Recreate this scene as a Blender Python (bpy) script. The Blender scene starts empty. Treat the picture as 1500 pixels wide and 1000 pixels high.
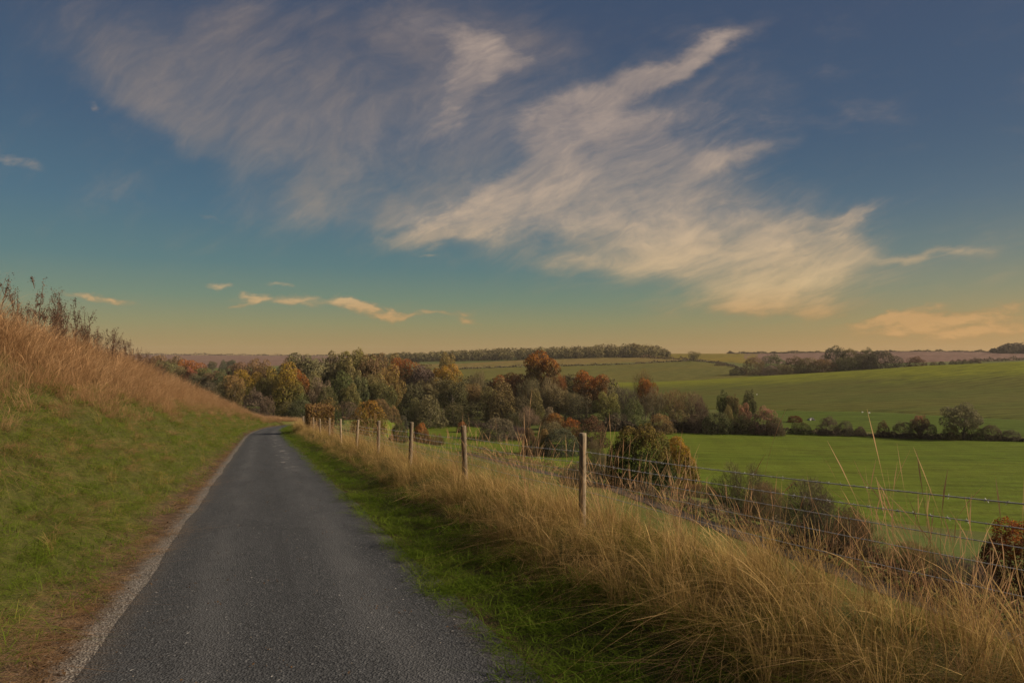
import bpy, math, random
import numpy as np
from math import radians, sin, cos, pi

random.seed(11)
RNG = np.random.default_rng(7)
scene = bpy.context.scene
COL = scene.collection

# ------------------------------------------------------------------ camera, sky, sun, exposure
EYE = 1.72                      # eye height over the lane
HOR = 525.0                     # row of the level line in the 1500 x 1000 photograph
cam_d = bpy.data.cameras.new('camera')
cam = bpy.data.objects.new('camera', cam_d)
COL.objects.link(cam)
cam.location = (0, 0, EYE)
cam.rotation_euler = (radians(90) + math.atan(0.025), 0, 0)
cam_d.lens = 24.0
cam_d.sensor_width = 36.0
cam_d.clip_start = 0.05
cam_d.clip_end = 20000
scene.camera = cam

GLOW_AZ = 80.0                  # where the afterglow stands on the horizon
SUN_AZ = 100.0                   # degrees to the right of the view direction
SUN_EL = 27.0
sun_d = bpy.data.lights.new('sun', 'SUN')
sun_d.energy = 5.0
sun_d.angle = radians(16)
sun_d.color = (1.0, 0.83, 0.62)
sun = bpy.data.objects.new('sun', sun_d)
COL.objects.link(sun)
sun.rotation_euler = (radians(90 - SUN_EL), 0, radians(180 - SUN_AZ))

vs = scene.view_settings
vs.view_transform = 'Standard'
vs.look = 'None'
vs.exposure = 0.5
vs.gamma = 1.0
vs.use_curve_mapping = False


class NT:
    """short helper for building node trees"""
    def __init__(self, tree):
        self.t = tree

    def n(self, typ, **kw):
        nd = self.t.nodes.new(typ)
        for k, v in kw.items():
            if k == 'inp':
                for a, b in v.items():
                    self.set(nd, a, b)
            else:
                setattr(nd, k, v)
        return nd

    def set(self, nd, key, val):
        s = nd.inputs[key]
        if isinstance(val, bpy.types.NodeSocket):
            self.t.links.new(val, s)
        else:
            s.default_value = val

    def m(self, op, a, b=None, c=None, clamp=False):
        nd = self.t.nodes.new('ShaderNodeMath')
        nd.operation = op
        nd.use_clamp = clamp
        self.set(nd, 0, a)
        if b is not None:
            self.set(nd, 1, b)
        if c is not None:
            self.set(nd, 2, c)
        return nd.outputs[0]

    def vm(self, op, a, b=None):
        nd = self.t.nodes.new('ShaderNodeVectorMath')
        nd.operation = op
        self.set(nd, 0, a)
        if b is not None:
            self.set(nd, 1, b)
        return nd.outputs['Value'] if op in ('DOT_PRODUCT', 'LENGTH') else nd.outputs[0]

    def mix(self, f, a, b, blend='MIX'):
        nd = self.t.nodes.new('ShaderNodeMix')
        nd.data_type = 'RGBA'
        nd.blend_type = blend
        self.set(nd, 0, f)
        self.set(nd, 6, a if isinstance(a, bpy.types.NodeSocket) else (*a, 1))
        self.set(nd, 7, b if isinstance(b, bpy.types.NodeSocket) else (*b, 1))
        return nd.outputs[2]

    def ss(self, x, lo, hi):
        nd = self.t.nodes.new('ShaderNodeMapRange')
        nd.interpolation_type = 'SMOOTHSTEP'
        self.set(nd, 0, x)
        self.set(nd, 1, lo)
        self.set(nd, 2, hi)
        return nd.outputs[0]

    def ramp(self, f, stops, interp='LINEAR'):
        nd = self.t.nodes.new('ShaderNodeValToRGB')
        nd.color_ramp.interpolation = interp
        el = nd.color_ramp.elements
        while len(el) < len(stops):
            el.new(0.5)
        for e, (p, c) in zip(el, stops):
            e.position = p
            e.color = (*c, 1)
        self.set(nd, 0, f)
        return nd.outputs[0]

    def noise(self, vec, scale, detail=4, rough=0.55, dist=0.0):
        nd = self.t.nodes.new('ShaderNodeTexNoise')
        if vec is not None:
            self.set(nd, 'Vector', vec)
        self.set(nd, 'Scale', scale)
        self.set(nd, 'Detail', detail)
        self.set(nd, 'Roughness', rough)
        self.set(nd, 'Distortion', dist)
        return nd

    def xyz(self, x, y, z):
        nd = self.t.nodes.new('ShaderNodeCombineXYZ')
        self.set(nd, 0, x)
        self.set(nd, 1, y)
        self.set(nd, 2, z)
        return nd.outputs[0]

    def sep(self, v):
        nd = self.t.nodes.new('ShaderNodeSeparateXYZ')
        self.set(nd, 0, v)
        return nd.outputs


def build_world():
    w = bpy.data.worlds.new('World')
    scene.world = w
    w.use_nodes = True
    t = w.node_tree
    t.nodes.clear()
    N = NT(t)
    d = N.vm('NORMALIZE', N.n('ShaderNodeTexCoord').outputs['Generated'])
    x, y, z = N.sep(d)
    zc = N.m('MAXIMUM', z, 0.0)
    # clear sky, by height over the horizon
    clear = N.ramp(zc, [
        (0.0, (0.285, 0.170, 0.062)), (0.022, (0.260, 0.180, 0.068)), (0.05, (0.195, 0.186, 0.084)),
        (0.085, (0.118, 0.170, 0.114)), (0.13, (0.070, 0.138, 0.140)), (0.20, (0.050, 0.108, 0.150)),
        (0.30, (0.039, 0.077, 0.128)), (0.42, (0.036, 0.058, 0.104)), (1.0, (0.03, 0.042, 0.085))])
    sky = N.n('ShaderNodeTexSky', sky_type='NISHITA', sun_disc=False)
    sky.sun_elevation = radians(SUN_EL)
    sky.sun_rotation = radians(SUN_AZ)
    nish = N.mix(1.0, sky.outputs[0], (0.008, 0.008, 0.008), 'MULTIPLY')
    clear = N.mix(1.0, clear, nish, 'ADD')
    # warmth along the horizon towards the set sun
    side = N.m('ADD', N.m('MULTIPLY', x, sin(radians(GLOW_AZ))), N.m('MULTIPLY', y, cos(radians(GLOW_AZ))))
    side01 = N.ss(side, 0.25, 1.0)
    low = N.m('EXPONENT', N.m('MULTIPLY', zc, -11.0))
    glow = N.m('MULTIPLY', side01, low)
    clear = N.mix(N.m('MULTIPLY', glow, 0.75, clamp=True), clear, (0.52, 0.29, 0.105))
    # a little darker and greyer blue high on the sunward side
    hi = N.m('MULTIPLY', N.ss(side, 0.1, 0.7), N.ss(zc, 0.1, 0.3))
    clear = N.mix(N.m('MULTIPLY', hi, 0.35), clear, (0.046, 0.074, 0.135))

    # clouds: placed by direction from the lane, u to the right, v up
    ys = N.m('MAXIMUM', y, 0.08)
    u = N.m('DIVIDE', x, ys)
    v = N.m('DIVIDE', z, ys)
    uv = N.xyz(u, v, 0.0)
    zp = N.m('ADD', N.m('ABSOLUTE', z), 0.12)
    pl = N.xyz(N.m('DIVIDE', x, zp), N.m('DIVIDE', y, zp), 0.0)
    fwd = N.ss(y, 0.30, 0.55)
    mp = N.n('ShaderNodeMapping', vector_type='POINT')
    N.set(mp, 'Vector', uv)
    mp.inputs['Rotation'].default_value = (0, 0, radians(-17))
    fl = N.m('ADD', 1.0, N.m('MULTIPLY', N.m('EXPONENT', N.m('MULTIPLY', zc, -5.0)), 1.3))
    q = N.vm('MULTIPLY', mp.outputs[0], N.xyz(2.6, N.m('MULTIPLY', fl, 3.6), 0.0))
    qm = N.n('ShaderNodeMix', data_type='VECTOR')
    N.set(qm, 0, fwd)
    N.set(qm, 4, N.vm('MULTIPLY', pl, (0.9, 0.9, 0)))
    N.set(qm, 5, q)
    q = qm.outputs[1]
    warp = N.noise(q, 1.1, 4, 0.55).outputs['Color']
    warp = N.vm('SUBTRACT', warp, (0.5, 0.5, 0.5))
    qs2 = N.vm('ADD', q, N.vm('MULTIPLY', warp, (0.62, 0.5, 0.0)))
    n1 = N.noise(qs2, 1.5, 10, 0.62, 0.2).outputs[0]
    n2 = N.noise(N.vm('MULTIPLY', qs2, (0.60, 1.45, 1)), 3.6, 9, 0.66, 0.2).outputs[0]
    n0 = N.noise(N.vm('MULTIPLY', qs2, (0.7, 1.5, 1)), 15.0, 8, 0.70, 0.4).outputs[0]
    wuv = N.noise(N.vm('MULTIPLY', uv, (1, 1.7, 1)), 5.5, 5, 0.6).outputs['Color']
    wuv = N.vm('MULTIPLY', N.vm('SUBTRACT', wuv, (0.5, 0.5, 0.5)), (0.15, 0.085, 0))
    uvw = N.vm('ADD', uv, wuv)

    def blob(px, py, rx, ry, rot, amp):
        m_ = N.n('ShaderNodeMapping', vector_type='TEXTURE')
        N.set(m_, 'Vector', uvw)
        m_.inputs['Location'].default_value = ((px - 750) / 1000, (HOR - py) / 1000, 0)
        m_.inputs['Rotation'].default_value = (0, 0, radians(rot))
        m_.inputs['Scale'].default_value = (rx / 1000, ry / 1000, 1)
        dd = N.vm('DOT_PRODUCT', m_.outputs[0], m_.outputs[0])
        return N.m('MULTIPLY', N.m('EXPONENT', N.m('MULTIPLY', dd, -1.0)), amp)

    big = [(825, 190, 90, 60, 5, .95), (940, 225, 140, 50, 10, .8), (700, 312, 150, 30, 18, .75), (880, 300, 160, 56, 6, .85),
           (1010, 300, 140, 48, 4, .75), (1110, 345, 120, 42, 6, .85), (1200, 372, 80, 26, 8, .85), (1180, 412, 130, 30, 4, .85),
           (1050, 395, 170, 44, 0, .85), (1320, 384, 110, 8, 5, .75), (1235, 322, 60, 9, 14, .75), (1030, 74, 120, 17, 26, .85),
           (920, 122, 110, 26, 22, .7), (1050, 228, 85, 14, 8, .65), (690, 80, 46, 52, -25, .7), (640, 170, 130, 32, 32, .62),
           (830, 262, 130, 30, 18, .62), (1130, 448, 130, 13, 2, .6), (970, 172, 95, 30, 18, .6), (620, 345, 70, 14, 12, .5), (900, 385, 120, 22, 0, .5),
           (640, 40, 90, 22, -10, .55), (760, 95, 50, 20, 10, .45)]
    veil = [(555, 225, 130, 60, 20, .75), (500, 285, 150, 32, 5, .6), (400, 60, 230, 80, -12, .85), (285, 130, 190, 55, -25, .7),
            (450, 150, 170, 80, 0, .7), (590, 40, 210, 70, 8, .9), (150, 60, 140, 50, -10, .5), (230, 170, 140, 30, -28, .6), (800, 70, 90, 50, 10, .6),
            (620, 290, 150, 60, 12, .7), (760, 230, 220, 90, 20, .8), (960, 300, 260, 110, 5, .75), (1060, 400, 230, 55, 0, .75), (620, 130, 150, 70, 10, .7), (1000, 150, 170, 50, 22, .6)]
    small = [(135, 160, 24, 8, -40, .5), (20, 232, 45, 12, -28, .45), (150, 431, 42, 6, -6, .95), (310, 424, 26, 5, 0, .7),
             (360, 434, 34, 7, 4, .8), (440, 438, 60, 8, 0, .8), (520, 440, 24, 7, -10, .7), (550, 450, 40, 8, -14, 1.0), (620, 461, 60, 5, -2, .7),
             (680, 458, 16, 4, 0, .6), (682, 470, 16, 5, 0, .8), (410, 416, 28, 4, 0, .6), (345, 446, 16, 4, 18, .6), (1400, 463, 150, 15, 3, .95),
             (1470, 486, 120, 12, 0, .85), (1340, 480, 90, 7, 0, .5), (1300, 464, 70, 6, 4, .5), (325, 313, 30, 5, -16, .4),
             (620, 376, 34, 5, 8, .5), (1430, 361, 26, 4, 0, .4), (1120, 350, 60, 6, 10, .4)]
    M = None
    for b in big:
        o = blob(*b)
        M = o if M is None else N.m('ADD', M, o)
    S = None
    for b in small:
        o = blob(*b)
        S = o if S is None else N.m('ADD', S, o)
    V = None
    for b in veil:
        o = blob(*b)
        V = o if V is None else N.m('ADD', V, o)
    M = N.m('MULTIPLY', N.m('MINIMUM', M, 1.0), fwd)
    V = N.m('MULTIPLY', N.m('MINIMUM', V, 1.0), fwd)
    S = N.m('MULTIPLY', N.m('MINIMUM', S, 1.0), fwd)
    # the same kind of thin cloud elsewhere in the sky
    out = N.m('MULTIPLY', N.m('SUBTRACT', 1.0, N.ss(y, 0.30, 0.6)), 0.42)
    M = N.m('MAXIMUM', M, N.m('MULTIPLY', out, 0.8))
    V = N.m('MAXIMUM', V, out)
    t1 = N.ss(n1, 0.34, 0.68)
    t2 = N.ss(n2, 0.30, 0.70)
    t0 = N.ss(n0, 0.25, 0.75)
    tex = N.m('ADD', N.m('ADD', N.m('MULTIPLY', t1, 0.58), N.m('MULTIPLY', t2, 0.29)), N.m('MULTIPLY', t0, 0.13))
    nd = N.m('SUBTRACT', N.m('ADD', N.m('ADD', N.m('MULTIPLY', n1, 0.5), N.m('MULTIPLY', n2, 0.35)), N.m('MULTIPLY', n0, 0.15)), 0.5)
    em = N.ss(N.m('ADD', M, N.m('MULTIPLY', nd, 2.0)), -0.02, 1.10)
    dm = N.m('MULTIPLY', em, N.m('ADD', 0.42, N.m('MULTIPLY', tex, 0.72)), clamp=True)
    ev = N.ss(N.m('ADD', V, N.m('MULTIPLY', nd, 2.2)), 0.12, 1.35)
    dv = N.m('MULTIPLY', ev, N.m('ADD', 0.32, N.m('MULTIPLY', tex, 0.85)), clamp=True)
    dens = N.m('MAXIMUM', dm, N.m('MULTIPLY', dv, 0.56))
    n3 = N.m('SUBTRACT', N.noise(N.vm('MULTIPLY', uv, (1, 3.0, 1)), 26, 6, 0.6, 0.3).outputs[0], 0.5)
    ds = N.ss(N.m('ADD', S, N.m('MULTIPLY', n3, N.m('MULTIPLY', S, 2.4))), 0.18, 1.1)
    dens = N.m('MAXIMUM', dens, ds)
    dens = N.m('MULTIPLY', dens, N.ss(z, 0.0, 0.03))
    ccol = N.ramp(zc, [(0.0, (0.50, 0.28, 0.10)), (0.06, (0.47, 0.28, 0.12)), (0.10, (0.52, 0.37, 0.20)), (0.2, (0.50, 0.37, 0.25)),
                       (0.32, (0.42, 0.32, 0.25)), (0.5, (0.30, 0.24, 0.21)), (1.0, (0.15, 0.13, 0.13))])
    shade = N.m('ADD', N.m('ADD', 0.56, N.m('MULTIPLY', n2, 0.34)), N.m('MULTIPLY', N.m('MAXIMUM', dm, ds), 0.34))
    ccol = N.mix(1.0, ccol, N.xyz(shade, shade, shade), 'MULTIPLY')
    final = N.mix(N.m('MULTIPLY', dens, 0.86), clear, ccol)
    bg = N.n('ShaderNodeBackground')
    N.set(bg, 'Color', final)
    bg.inputs['Strength'].default_value = 0.80
    o = N.n('ShaderNodeOutputWorld')
    t.links.new(bg.outputs[0], o.inputs[0])
    w.cycles.sampling_method = 'MANUAL'
    w.cycles.sample_map_resolution = 512


build_world()
scene.cycles.use_denoising = True
scene.cycles.denoiser = 'OPENIMAGEDENOISE'
scene.cycles.denoising_input_passes = 'RGB_ALBEDO_NORMAL'
scene.cycles.denoising_prefilter = 'ACCURATE'
scene.cycles.max_bounces = 5
scene.cycles.diffuse_bounces = 3
scene.cycles.transmission_bounces = 3
scene.cycles.glossy_bounces = 2
scene.cycles.caustics_reflective = False
scene.cycles.caustics_refractive = False

# ------------------------------------------------------------------ shape of the land
A = math.atan(0.365)            # the lane leaves the view direction by 20 degrees to the left
CA, SA = cos(A), sin(A)


def st(x, y):
    return -x * SA + y * CA, x * CA + y * SA


def xy(s, t):
    return t * CA - s * SA, s * CA + t * SA


def sstep(a, b, x):
    w = np.clip((x - a) / (b - a), 0, 1)
    return w * w * (3 - 2 * w)


def lane_c(s):
    s = np.minimum(np.asarray(s, float), 150)
    return 0.23 + 0.00107 * np.maximum(0, s - 55) ** 2 + 0.004 * np.maximum(0, s - 95) ** 2


def bank_h(s):
    return np.interp(s, [-40, 0, 18, 39, 72, 93, 107, 125, 150], [3.1, 3.35, 3.6, 3.95, 3.5, 1.95, 0.8, 0.3, 0.1])


def track_t(s):
    return np.interp(s, [-60, -20, 12, 30, 49, 80, 122, 200], [14, 16.5, 18.8, 22.6, 26.6, 28.6, 31, 36])


def track_p(s):
    return np.interp(s, [-20, 12, 49, 122, 200], [-4.6, -4.7, -5.0, -5.2, -5.3])


COLS = [0, 450, 600, 750, 900, 1010, 1100, 1200, 1350, 1500]
ROWS = {
    0: [(180, 619), (300, 578), (600, 548), (1500, 518), (2500, 527), (7000, 528)],
    450: [(180, 619), (300, 578), (600, 548), (1000, 532), (1600, 521), (2500, 527), (7000, 528)],
    600: [(180, 619), (300, 580), (450, 556), (600, 543), (800, 531), (1000, 526), (1500, 522), (7000, 528)],
    750: [(180, 620), (300, 582), (430, 560), (550, 548), (650, 538), (800, 528), (1000, 523), (1500, 524), (7000, 528)],
    900: [(160, 632), (250, 590), (350, 571), (430, 562), (480, 561), (560, 550), (680, 535), (760, 526), (850, 521), (1000, 519), (1500, 523), (7000, 528)],
    1010: [(160, 634), (215, 605), (300, 581), (420, 557), (480, 560), (580, 545), (700, 528), (850, 521), (1000, 518), (1400, 522), (7000, 528)],
    1100: [(160, 634), (210, 607), (300, 579), (420, 551), (480, 555), (600, 541), (800, 526), (1000, 518), (1400, 522), (7000, 528)],
    1200: [(160, 635), (210, 606), (300, 577), (420, 545), (480, 551), (600, 541), (800, 525), (1100, 516.5), (1500, 521), (7000, 528)],
    1350: [(152, 641), (205, 608), (300, 572), (400, 534), (460, 543), (600, 533), (800, 524), (1100, 515), (1500, 520), (7000, 528)],
    1500: [(143, 646), (190, 616), (280, 578), (380, 527), (450, 538), (600, 535), (900, 523), (1100, 516), (1500, 520), (7000, 528)],
}
LY = np.linspace(math.log(60), math.log(7000), 260)
PX = np.linspace(0, 1500, 121)


def _table():
    base = []
    for c in COLS:
        r = ROWS[c]
        ly = [math.log(60), math.log(120)] + [math.log(a) for a, _ in r]
        z = [-17.3, -17.3] + [-(p - HOR) / 1000 * a for a, p in r]
        base.append(np.interp(LY, ly, z))
    base = np.array(base)
    g = np.array([np.interp(PX, COLS, base[:, j]) for j in range(len(LY))])
    k = np.array([1, 4, 6, 4, 1.0]) / 16
    for _ in range(3):
        p = np.pad(g, 2, mode='edge')
        h = sum(k[i] * p[i:i + g.shape[0], 2:-2] for i in range(5))
        p = np.pad(h, 2, mode='edge')
        g = sum(k[i] * p[2:-2, i:i + g.shape[1]] for i in range(5))
    return g


FAR = _table()


def far_z(x, y):
    yy = np.maximum(y, 1.0)
    px = np.clip(750 + 1000 * x / yy, 0, 1500)
    px = np.where(y < 1, 750, px)
    d = np.sqrt(np.maximum(y, 0) ** 2 + (0.0 * x) ** 2)
    ly = np.clip(np.log(np.maximum(d, 60.0)), LY[0], LY[-1])
    fi = (ly - LY[0]) / (LY[1] - LY[0])
    fj = px / (PX[1] - PX[0])
    i = np.clip(fi.astype(int), 0, len(LY) - 2)
    j = np.clip(fj.astype(int), 0, len(PX) - 2)
    a, b = fi - i, fj - j
    return (FAR[i, j] * (1 - a) * (1 - b) + FAR[i + 1, j] * a * (1 - b) + FAR[i, j + 1] * (1 - a) * b + FAR[i + 1, j + 1] * a * b)


def near_p(s, t):
    c = lane_c(s)
    u = c - 1.35 - t
    v = t - c - 1.35
    hb = bank_h(s)
    uc = 0.78 + hb / 0.88
    w = np.clip((u - 0.6) / np.maximum(uc - 0.6, 0.2), 0, 1)
    left = hb * (0.65 * w + 0.35 * w * w * (3 - 2 * w)) + 0.08 * sstep(0.3, 0.9, u) - 0.035 * np.clip(u - uc, 0, 60)
    mound = 0.27 * sstep(0.25, 2.0, v)
    vt = track_t(s) - c - 1.35
    pt = track_p(s)
    f = np.clip((v - 2.3) / np.maximum(vt - 1.0 - 2.3, 0.5), 0, 1)
    right = mound + (pt - 0.27) * f - 0.19 * np.clip(v - vt - 1.0, 0, 90)
    return np.where(u > 0, left, np.where(v > 0, right, 0.0))


def rough(x, y):
    return (np.sin(x * 1.7 + 0.6 * np.sin(y * 1.3)) * np.sin(y * 1.5 + 1.1) * 0.5 + np.sin(x * 3.9 + y * 2.3) * 0.28 + np.sin(y * 5.1 - x * 2.9 + 0.7) * 0.2)


def ground(x, y):
    x = np.asarray(x, float)
    y = np.asarray(y, float)
    s, t = st(x, y)
    n = -0.077 * np.clip(s, -40, 400) + near_p(s, t)
    f = far_z(x, y) + EYE
    k = 0.8
    mx = np.maximum(n, f)
    h = mx + np.log1p(np.exp(-np.abs(n - f) / k)) * k - 0.0
    c = np.abs(t - lane_c(s))
    amp = 0.05 * sstep(1.6, 3.0, c)
    big = np.sin(s * .55 + 1.3 * np.sin(t * .8)) * np.sin(t * 1.1 + s * .23) * .5 + np.sin(s * 1.15 - t * .9 + 2) * .3
    lump = 0.22 * sstep(2.4, 4.5, lane_c(s) - t) * (1 - sstep(12, 30, lane_c(s) - t))
    return h + amp * rough(x, y) + lump * big


def gz(x, y):
    return float(ground(np.array([x]), np.array([y]))[0])


def hit(px, py, y0=60.0, y1=3000.0):
    """where the sight line through (px, py) first meets the land beyond the distance y0"""
    ys = np.exp(np.linspace(math.log(y0), math.log(y1), 3000))
    xs = (px - 750) / 1000 * ys
    zr = EYE - (py - HOR) / 1000 * ys
    below = np.nonzero(zr <= ground(xs, ys))[0]
    k = below[0] if len(below) else len(ys) - 1
    return xs[k], ys[k]


# ------------------------------------------------------------------ mesh helpers
def mesh_from(name, verts, faces, attrs=None, smooth=False):
    """verts (n,3); faces: an array (m,k) of one size, or a list of such arrays"""
    me = bpy.data.meshes.new(name)
    fl = faces if isinstance(faces, list) else [faces]
    fl = [np.asarray(f, np.int64) for f in fl if len(f)]
    verts = np.asarray(verts, np.float32)
    me.vertices.add(len(verts))
    me.vertices.foreach_set('co', verts.ravel())
    loops = np.concatenate([f.ravel() for f in fl])
    tot = np.concatenate([np.full(len(f), f.shape[1]) for f in fl])
    start = np.concatenate([[0], np.cumsum(tot)[:-1]])
    me.loops.add(len(loops))
    me.loops.foreach_set('vertex_index', loops.astype(np.int32))
    me.polygons.add(len(tot))
    me.polygons.foreach_set('loop_start', start.astype(np.int32))
    me.polygons.foreach_set('loop_total', tot.astype(np.int32))
    if smooth:
        me.polygons.foreach_set('use_smooth', np.ones(len(tot), bool))
    for k, v in (attrs or {}).items():
        v = np.asarray(v, np.float32)
        if v.ndim == 1:
            a = me.attributes.new(k, 'FLOAT', 'POINT')
            a.data.foreach_set('value', v)
        else:
            a = me.attributes.new(k, 'FLOAT_VECTOR', 'POINT')
            a.data.foreach_set('vector', v.ravel())
    me.update(calc_edges=True)
    me.validate()
    return me


def obj(name, me, mat=None, parent=None, kind=None, label=None, cat=None, group=None):
    o = bpy.data.objects.new(name, me)
    COL.objects.link(o)
    if mat is not None and me is not None and not me.materials:
        me.materials.append(mat)
    if parent is not None:
        o.parent = parent
    if kind:
        o['kind'] = kind
    tag(o, label, cat, group)
    return o


def tag(o, label=None, cat=None, group=None):
    if label:
        o['label'] = label
    if cat:
        o['category'] = cat
    if group:
        o['group'] = group


class MB:
    """collects tubes, boxes and quads into one mesh"""
    def __init__(self):
        self.v, self.f3, self.f4, self.tone = [], [], [], []
        self.n = 0

    def add(self, v, f4=None, f3=None, tone=0.5):
        v = np.asarray(v, float)
        self.v.append(v)
        if f4 is not None and len(f4):
            self.f4.append(np.asarray(f4) + self.n)
        if f3 is not None and len(f3):
            self.f3.append(np.asarray(f3) + self.n)
        self.tone.append(np.full(len(v), tone) if np.isscalar(tone) else np.asarray(tone))
        self.n += len(v)

    def tube(self, pts, rad, k=6, cap=True, tone=0.5):
        pts = np.asarray(pts, float)
        rad = np.broadcast_to(np.asarray(rad, float), (len(pts),))
        d = np.gradient(pts, axis=0)
        d /= np.linalg.norm(d, axis=1)[:, None] + 1e-9
        ref = np.array([0, 0, 1.0]) if abs(d[0, 2]) < 0.9 else np.array([1.0, 0, 0])
        a = np.cross(d, ref)
        a /= np.linalg.norm(a, axis=1)[:, None] + 1e-9
        b = np.cross(d, a)
        th = np.arange(k) / k * 2 * pi
        ring = pts[:, None, :] + rad[:, None, None] * (np.cos(th)[None, :, None] * a[:, None, :] + np.sin(th)[None, :, None] * b[:, None, :])
        v = ring.reshape(-1, 3)
        f = []
        for i in range(len(pts) - 1):
            for j in range(k):
                f.append((i * k + j, i * k + (j + 1) % k, (i + 1) * k + (j + 1) % k, (i + 1) * k + j))
        f3 = []
        if cap:
            v = np.vstack([v, pts[-1][None]])
            for j in range(k):
                f3.append(((len(pts) - 1) * k + j, (len(pts) - 1) * k + (j + 1) % k, len(v) - 1))
        self.add(v, f, f3, tone)

    def leaves(self, c, nrm, size, rng, aspect=0.62, tone=None):
        """rhombic leaf-spray faces at points c facing nrm"""
        n = len(c)
        r = rng.normal(size=(n, 3))
        a = np.cross(nrm, r)
        a /= np.linalg.norm(a, axis=1)[:, None] + 1e-9
        b = np.cross(nrm, a)
        b /= np.linalg.norm(b, axis=1)[:, None] + 1e-9
        sz = np.broadcast_to(size, (n,))[:, None]
        bend = nrm * sz * 0.18
        v = np.stack([c - a * sz, c + b * sz * aspect + bend, c + a * sz, c - b * sz * aspect + bend], 1).reshape(-1, 3)
        f = np.arange(4 * n).reshape(n, 4)
        t = rng.random(n) if tone is None else tone
        self.add(v, f, None, np.repeat(t, 4))

    def sticks(self, c, d, ln, wd, rng):
        n = len(c)
        ln = np.broadcast_to(ln, (n,))[:, None]
        a = np.cross(d, rng.normal(size=(n, 3)))
        a /= np.linalg.norm(a, axis=1)[:, None] + 1e-9
        e = c + d * ln
        v = np.stack([c - a * wd, c + a * wd, e + a * wd * .3, e - a * wd * .3], 1).reshape(-1, 3)
        self.add(v, np.arange(4 * n).reshape(n, 4), None, np.repeat(rng.random(n), 4))

    def mesh(self, name, smooth=False):
        v = np.vstack(self.v)
        fs = []
        if self.f4:
            fs.append(np.vstack(self.f4))
        if self.f3:
            fs.append(np.vstack(self.f3))
        return mesh_from(name, v, fs, {'tone': np.concatenate(self.tone)}, smooth)


# ------------------------------------------------------------------ materials
def new_mat(name):
    m = bpy.data.materials.new(name)
    m.use_nodes = True
    m.node_tree.nodes.clear()
    N = NT(m.node_tree)
    out = N.n('ShaderNodeOutputMaterial')
    return m, N, out


def principled(N, out, col, rough=0.9, spec=0.2, bump=None, strength=0.4, dist=0.02):
    p = N.n('ShaderNodeBsdfPrincipled')
    N.set(p, 'Base Color', col if isinstance(col, bpy.types.NodeSocket) else (*col, 1))
    N.set(p, 'Roughness', rough)
    N.set(p, 'Specular IOR Level', spec)
    if bump is not None:
        b = N.n('ShaderNodeBump')
        N.set(b, 'Height', bump)
        N.set(b, 'Strength', strength)
        N.set(b, 'Distance', dist)
        N.t.links.new(b.outputs[0], p.inputs['Normal'])
    N.t.links.new(p.outputs[0], out.inputs[0])
    return p


def leafy(N, out, col, trans=0.35, rough=None):
    d = N.n('ShaderNodeBsdfDiffuse')
    tr = N.n('ShaderNodeBsdfTranslucent')
    N.set(d, 'Color', col)
    N.set(tr, 'Color', col)
    mx = N.n('ShaderNodeMixShader')
    mx.inputs[0].default_value = trans
    N.t.links.new(d.outputs[0], mx.inputs[1])
    N.t.links.new(tr.outputs[0], mx.inputs[2])
    N.t.links.new(mx.outputs[0], out.inputs[0])


def mat_foliage():
    m, N, out = new_mat('foliage')
    oi = N.n('ShaderNodeObjectInfo')
    tip = N.n('ShaderNodeAttribute', attribute_type='OBJECT', attribute_name='tip')
    tone = N.n('ShaderNodeAttribute', attribute_type='GEOMETRY', attribute_name='tone').outputs['Fac']
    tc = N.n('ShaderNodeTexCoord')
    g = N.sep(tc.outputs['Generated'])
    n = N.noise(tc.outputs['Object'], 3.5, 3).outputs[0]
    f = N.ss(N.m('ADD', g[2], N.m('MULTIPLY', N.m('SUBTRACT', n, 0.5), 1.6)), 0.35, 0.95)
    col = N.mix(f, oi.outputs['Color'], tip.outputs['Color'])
    hue = N.n('ShaderNodeHueSaturation')
    N.set(hue, 'Hue', N.m('ADD', 0.485, N.m('MULTIPLY', tone, 0.03)))
    N.set(hue, 'Saturation', N.m('ADD', 0.85, N.m('MULTIPLY', tone, 0.25)))
    N.set(hue, 'Value', N.m('ADD', 0.78, N.m('MULTIPLY', tone, 0.62)))
    N.set(hue, 'Color', col)
    leafy(N, out, hue.outputs[0], 0.3)
    return m


def mat_bark():
    m, N, out = new_mat('bark')
    tc = N.n('ShaderNodeTexCoord').outputs['Object']
    n = N.noise(N.vm('MULTIPLY', tc, (1, 1, 0.2)), 40, 4).outputs[0]
    col = N.ramp(n, [(0.3, (0.05, 0.042, 0.032)), (0.7, (0.15, 0.125, 0.095))])
    principled(N, out, col, 0.9, 0.1, n)
    return m


def grass_mat(name, root, mid, tipc, alt, trans=0.35, at=0.28):
    """root, middle and tip colour of a blade, and the colour some tufts turn to"""
    m, N, out = new_mat(name)
    tone = N.n('ShaderNodeAttribute', attribute_type='GEOMETRY', attribute_name='tone').outputs['Fac']
    along = N.n('ShaderNodeAttribute', attribute_type='GEOMETRY', attribute_name='along').outputs['Fac']
    rnd = N.n('ShaderNodeObjectInfo').outputs['Random']
    col = N.ramp(along, [(0.0, root), (0.45, mid), (1.0, tipc)])
    w = N.n('ShaderNodeNewGeometry').outputs['Position']
    patch = N.noise(w, 0.55, 4, 0.6).outputs[0]
    f = N.ss(N.m('ADD', N.m('ADD', N.m('MULTIPLY', tone, 0.5), N.m('MULTIPLY', rnd, 0.35)), N.m('MULTIPLY', N.m('SUBTRACT', patch, 0.5), 2.2)), at, at + 0.67)
    col = N.mix(f, col, alt)
    val = N.m('ADD', 0.62, N.m('MULTIPLY', N.m('ADD', tone, rnd), 0.38))
    col = N.mix(1.0, col, N.xyz(val, val, val), 'MULTIPLY')
    leafy(N, out, col, trans)
    return m


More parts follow.
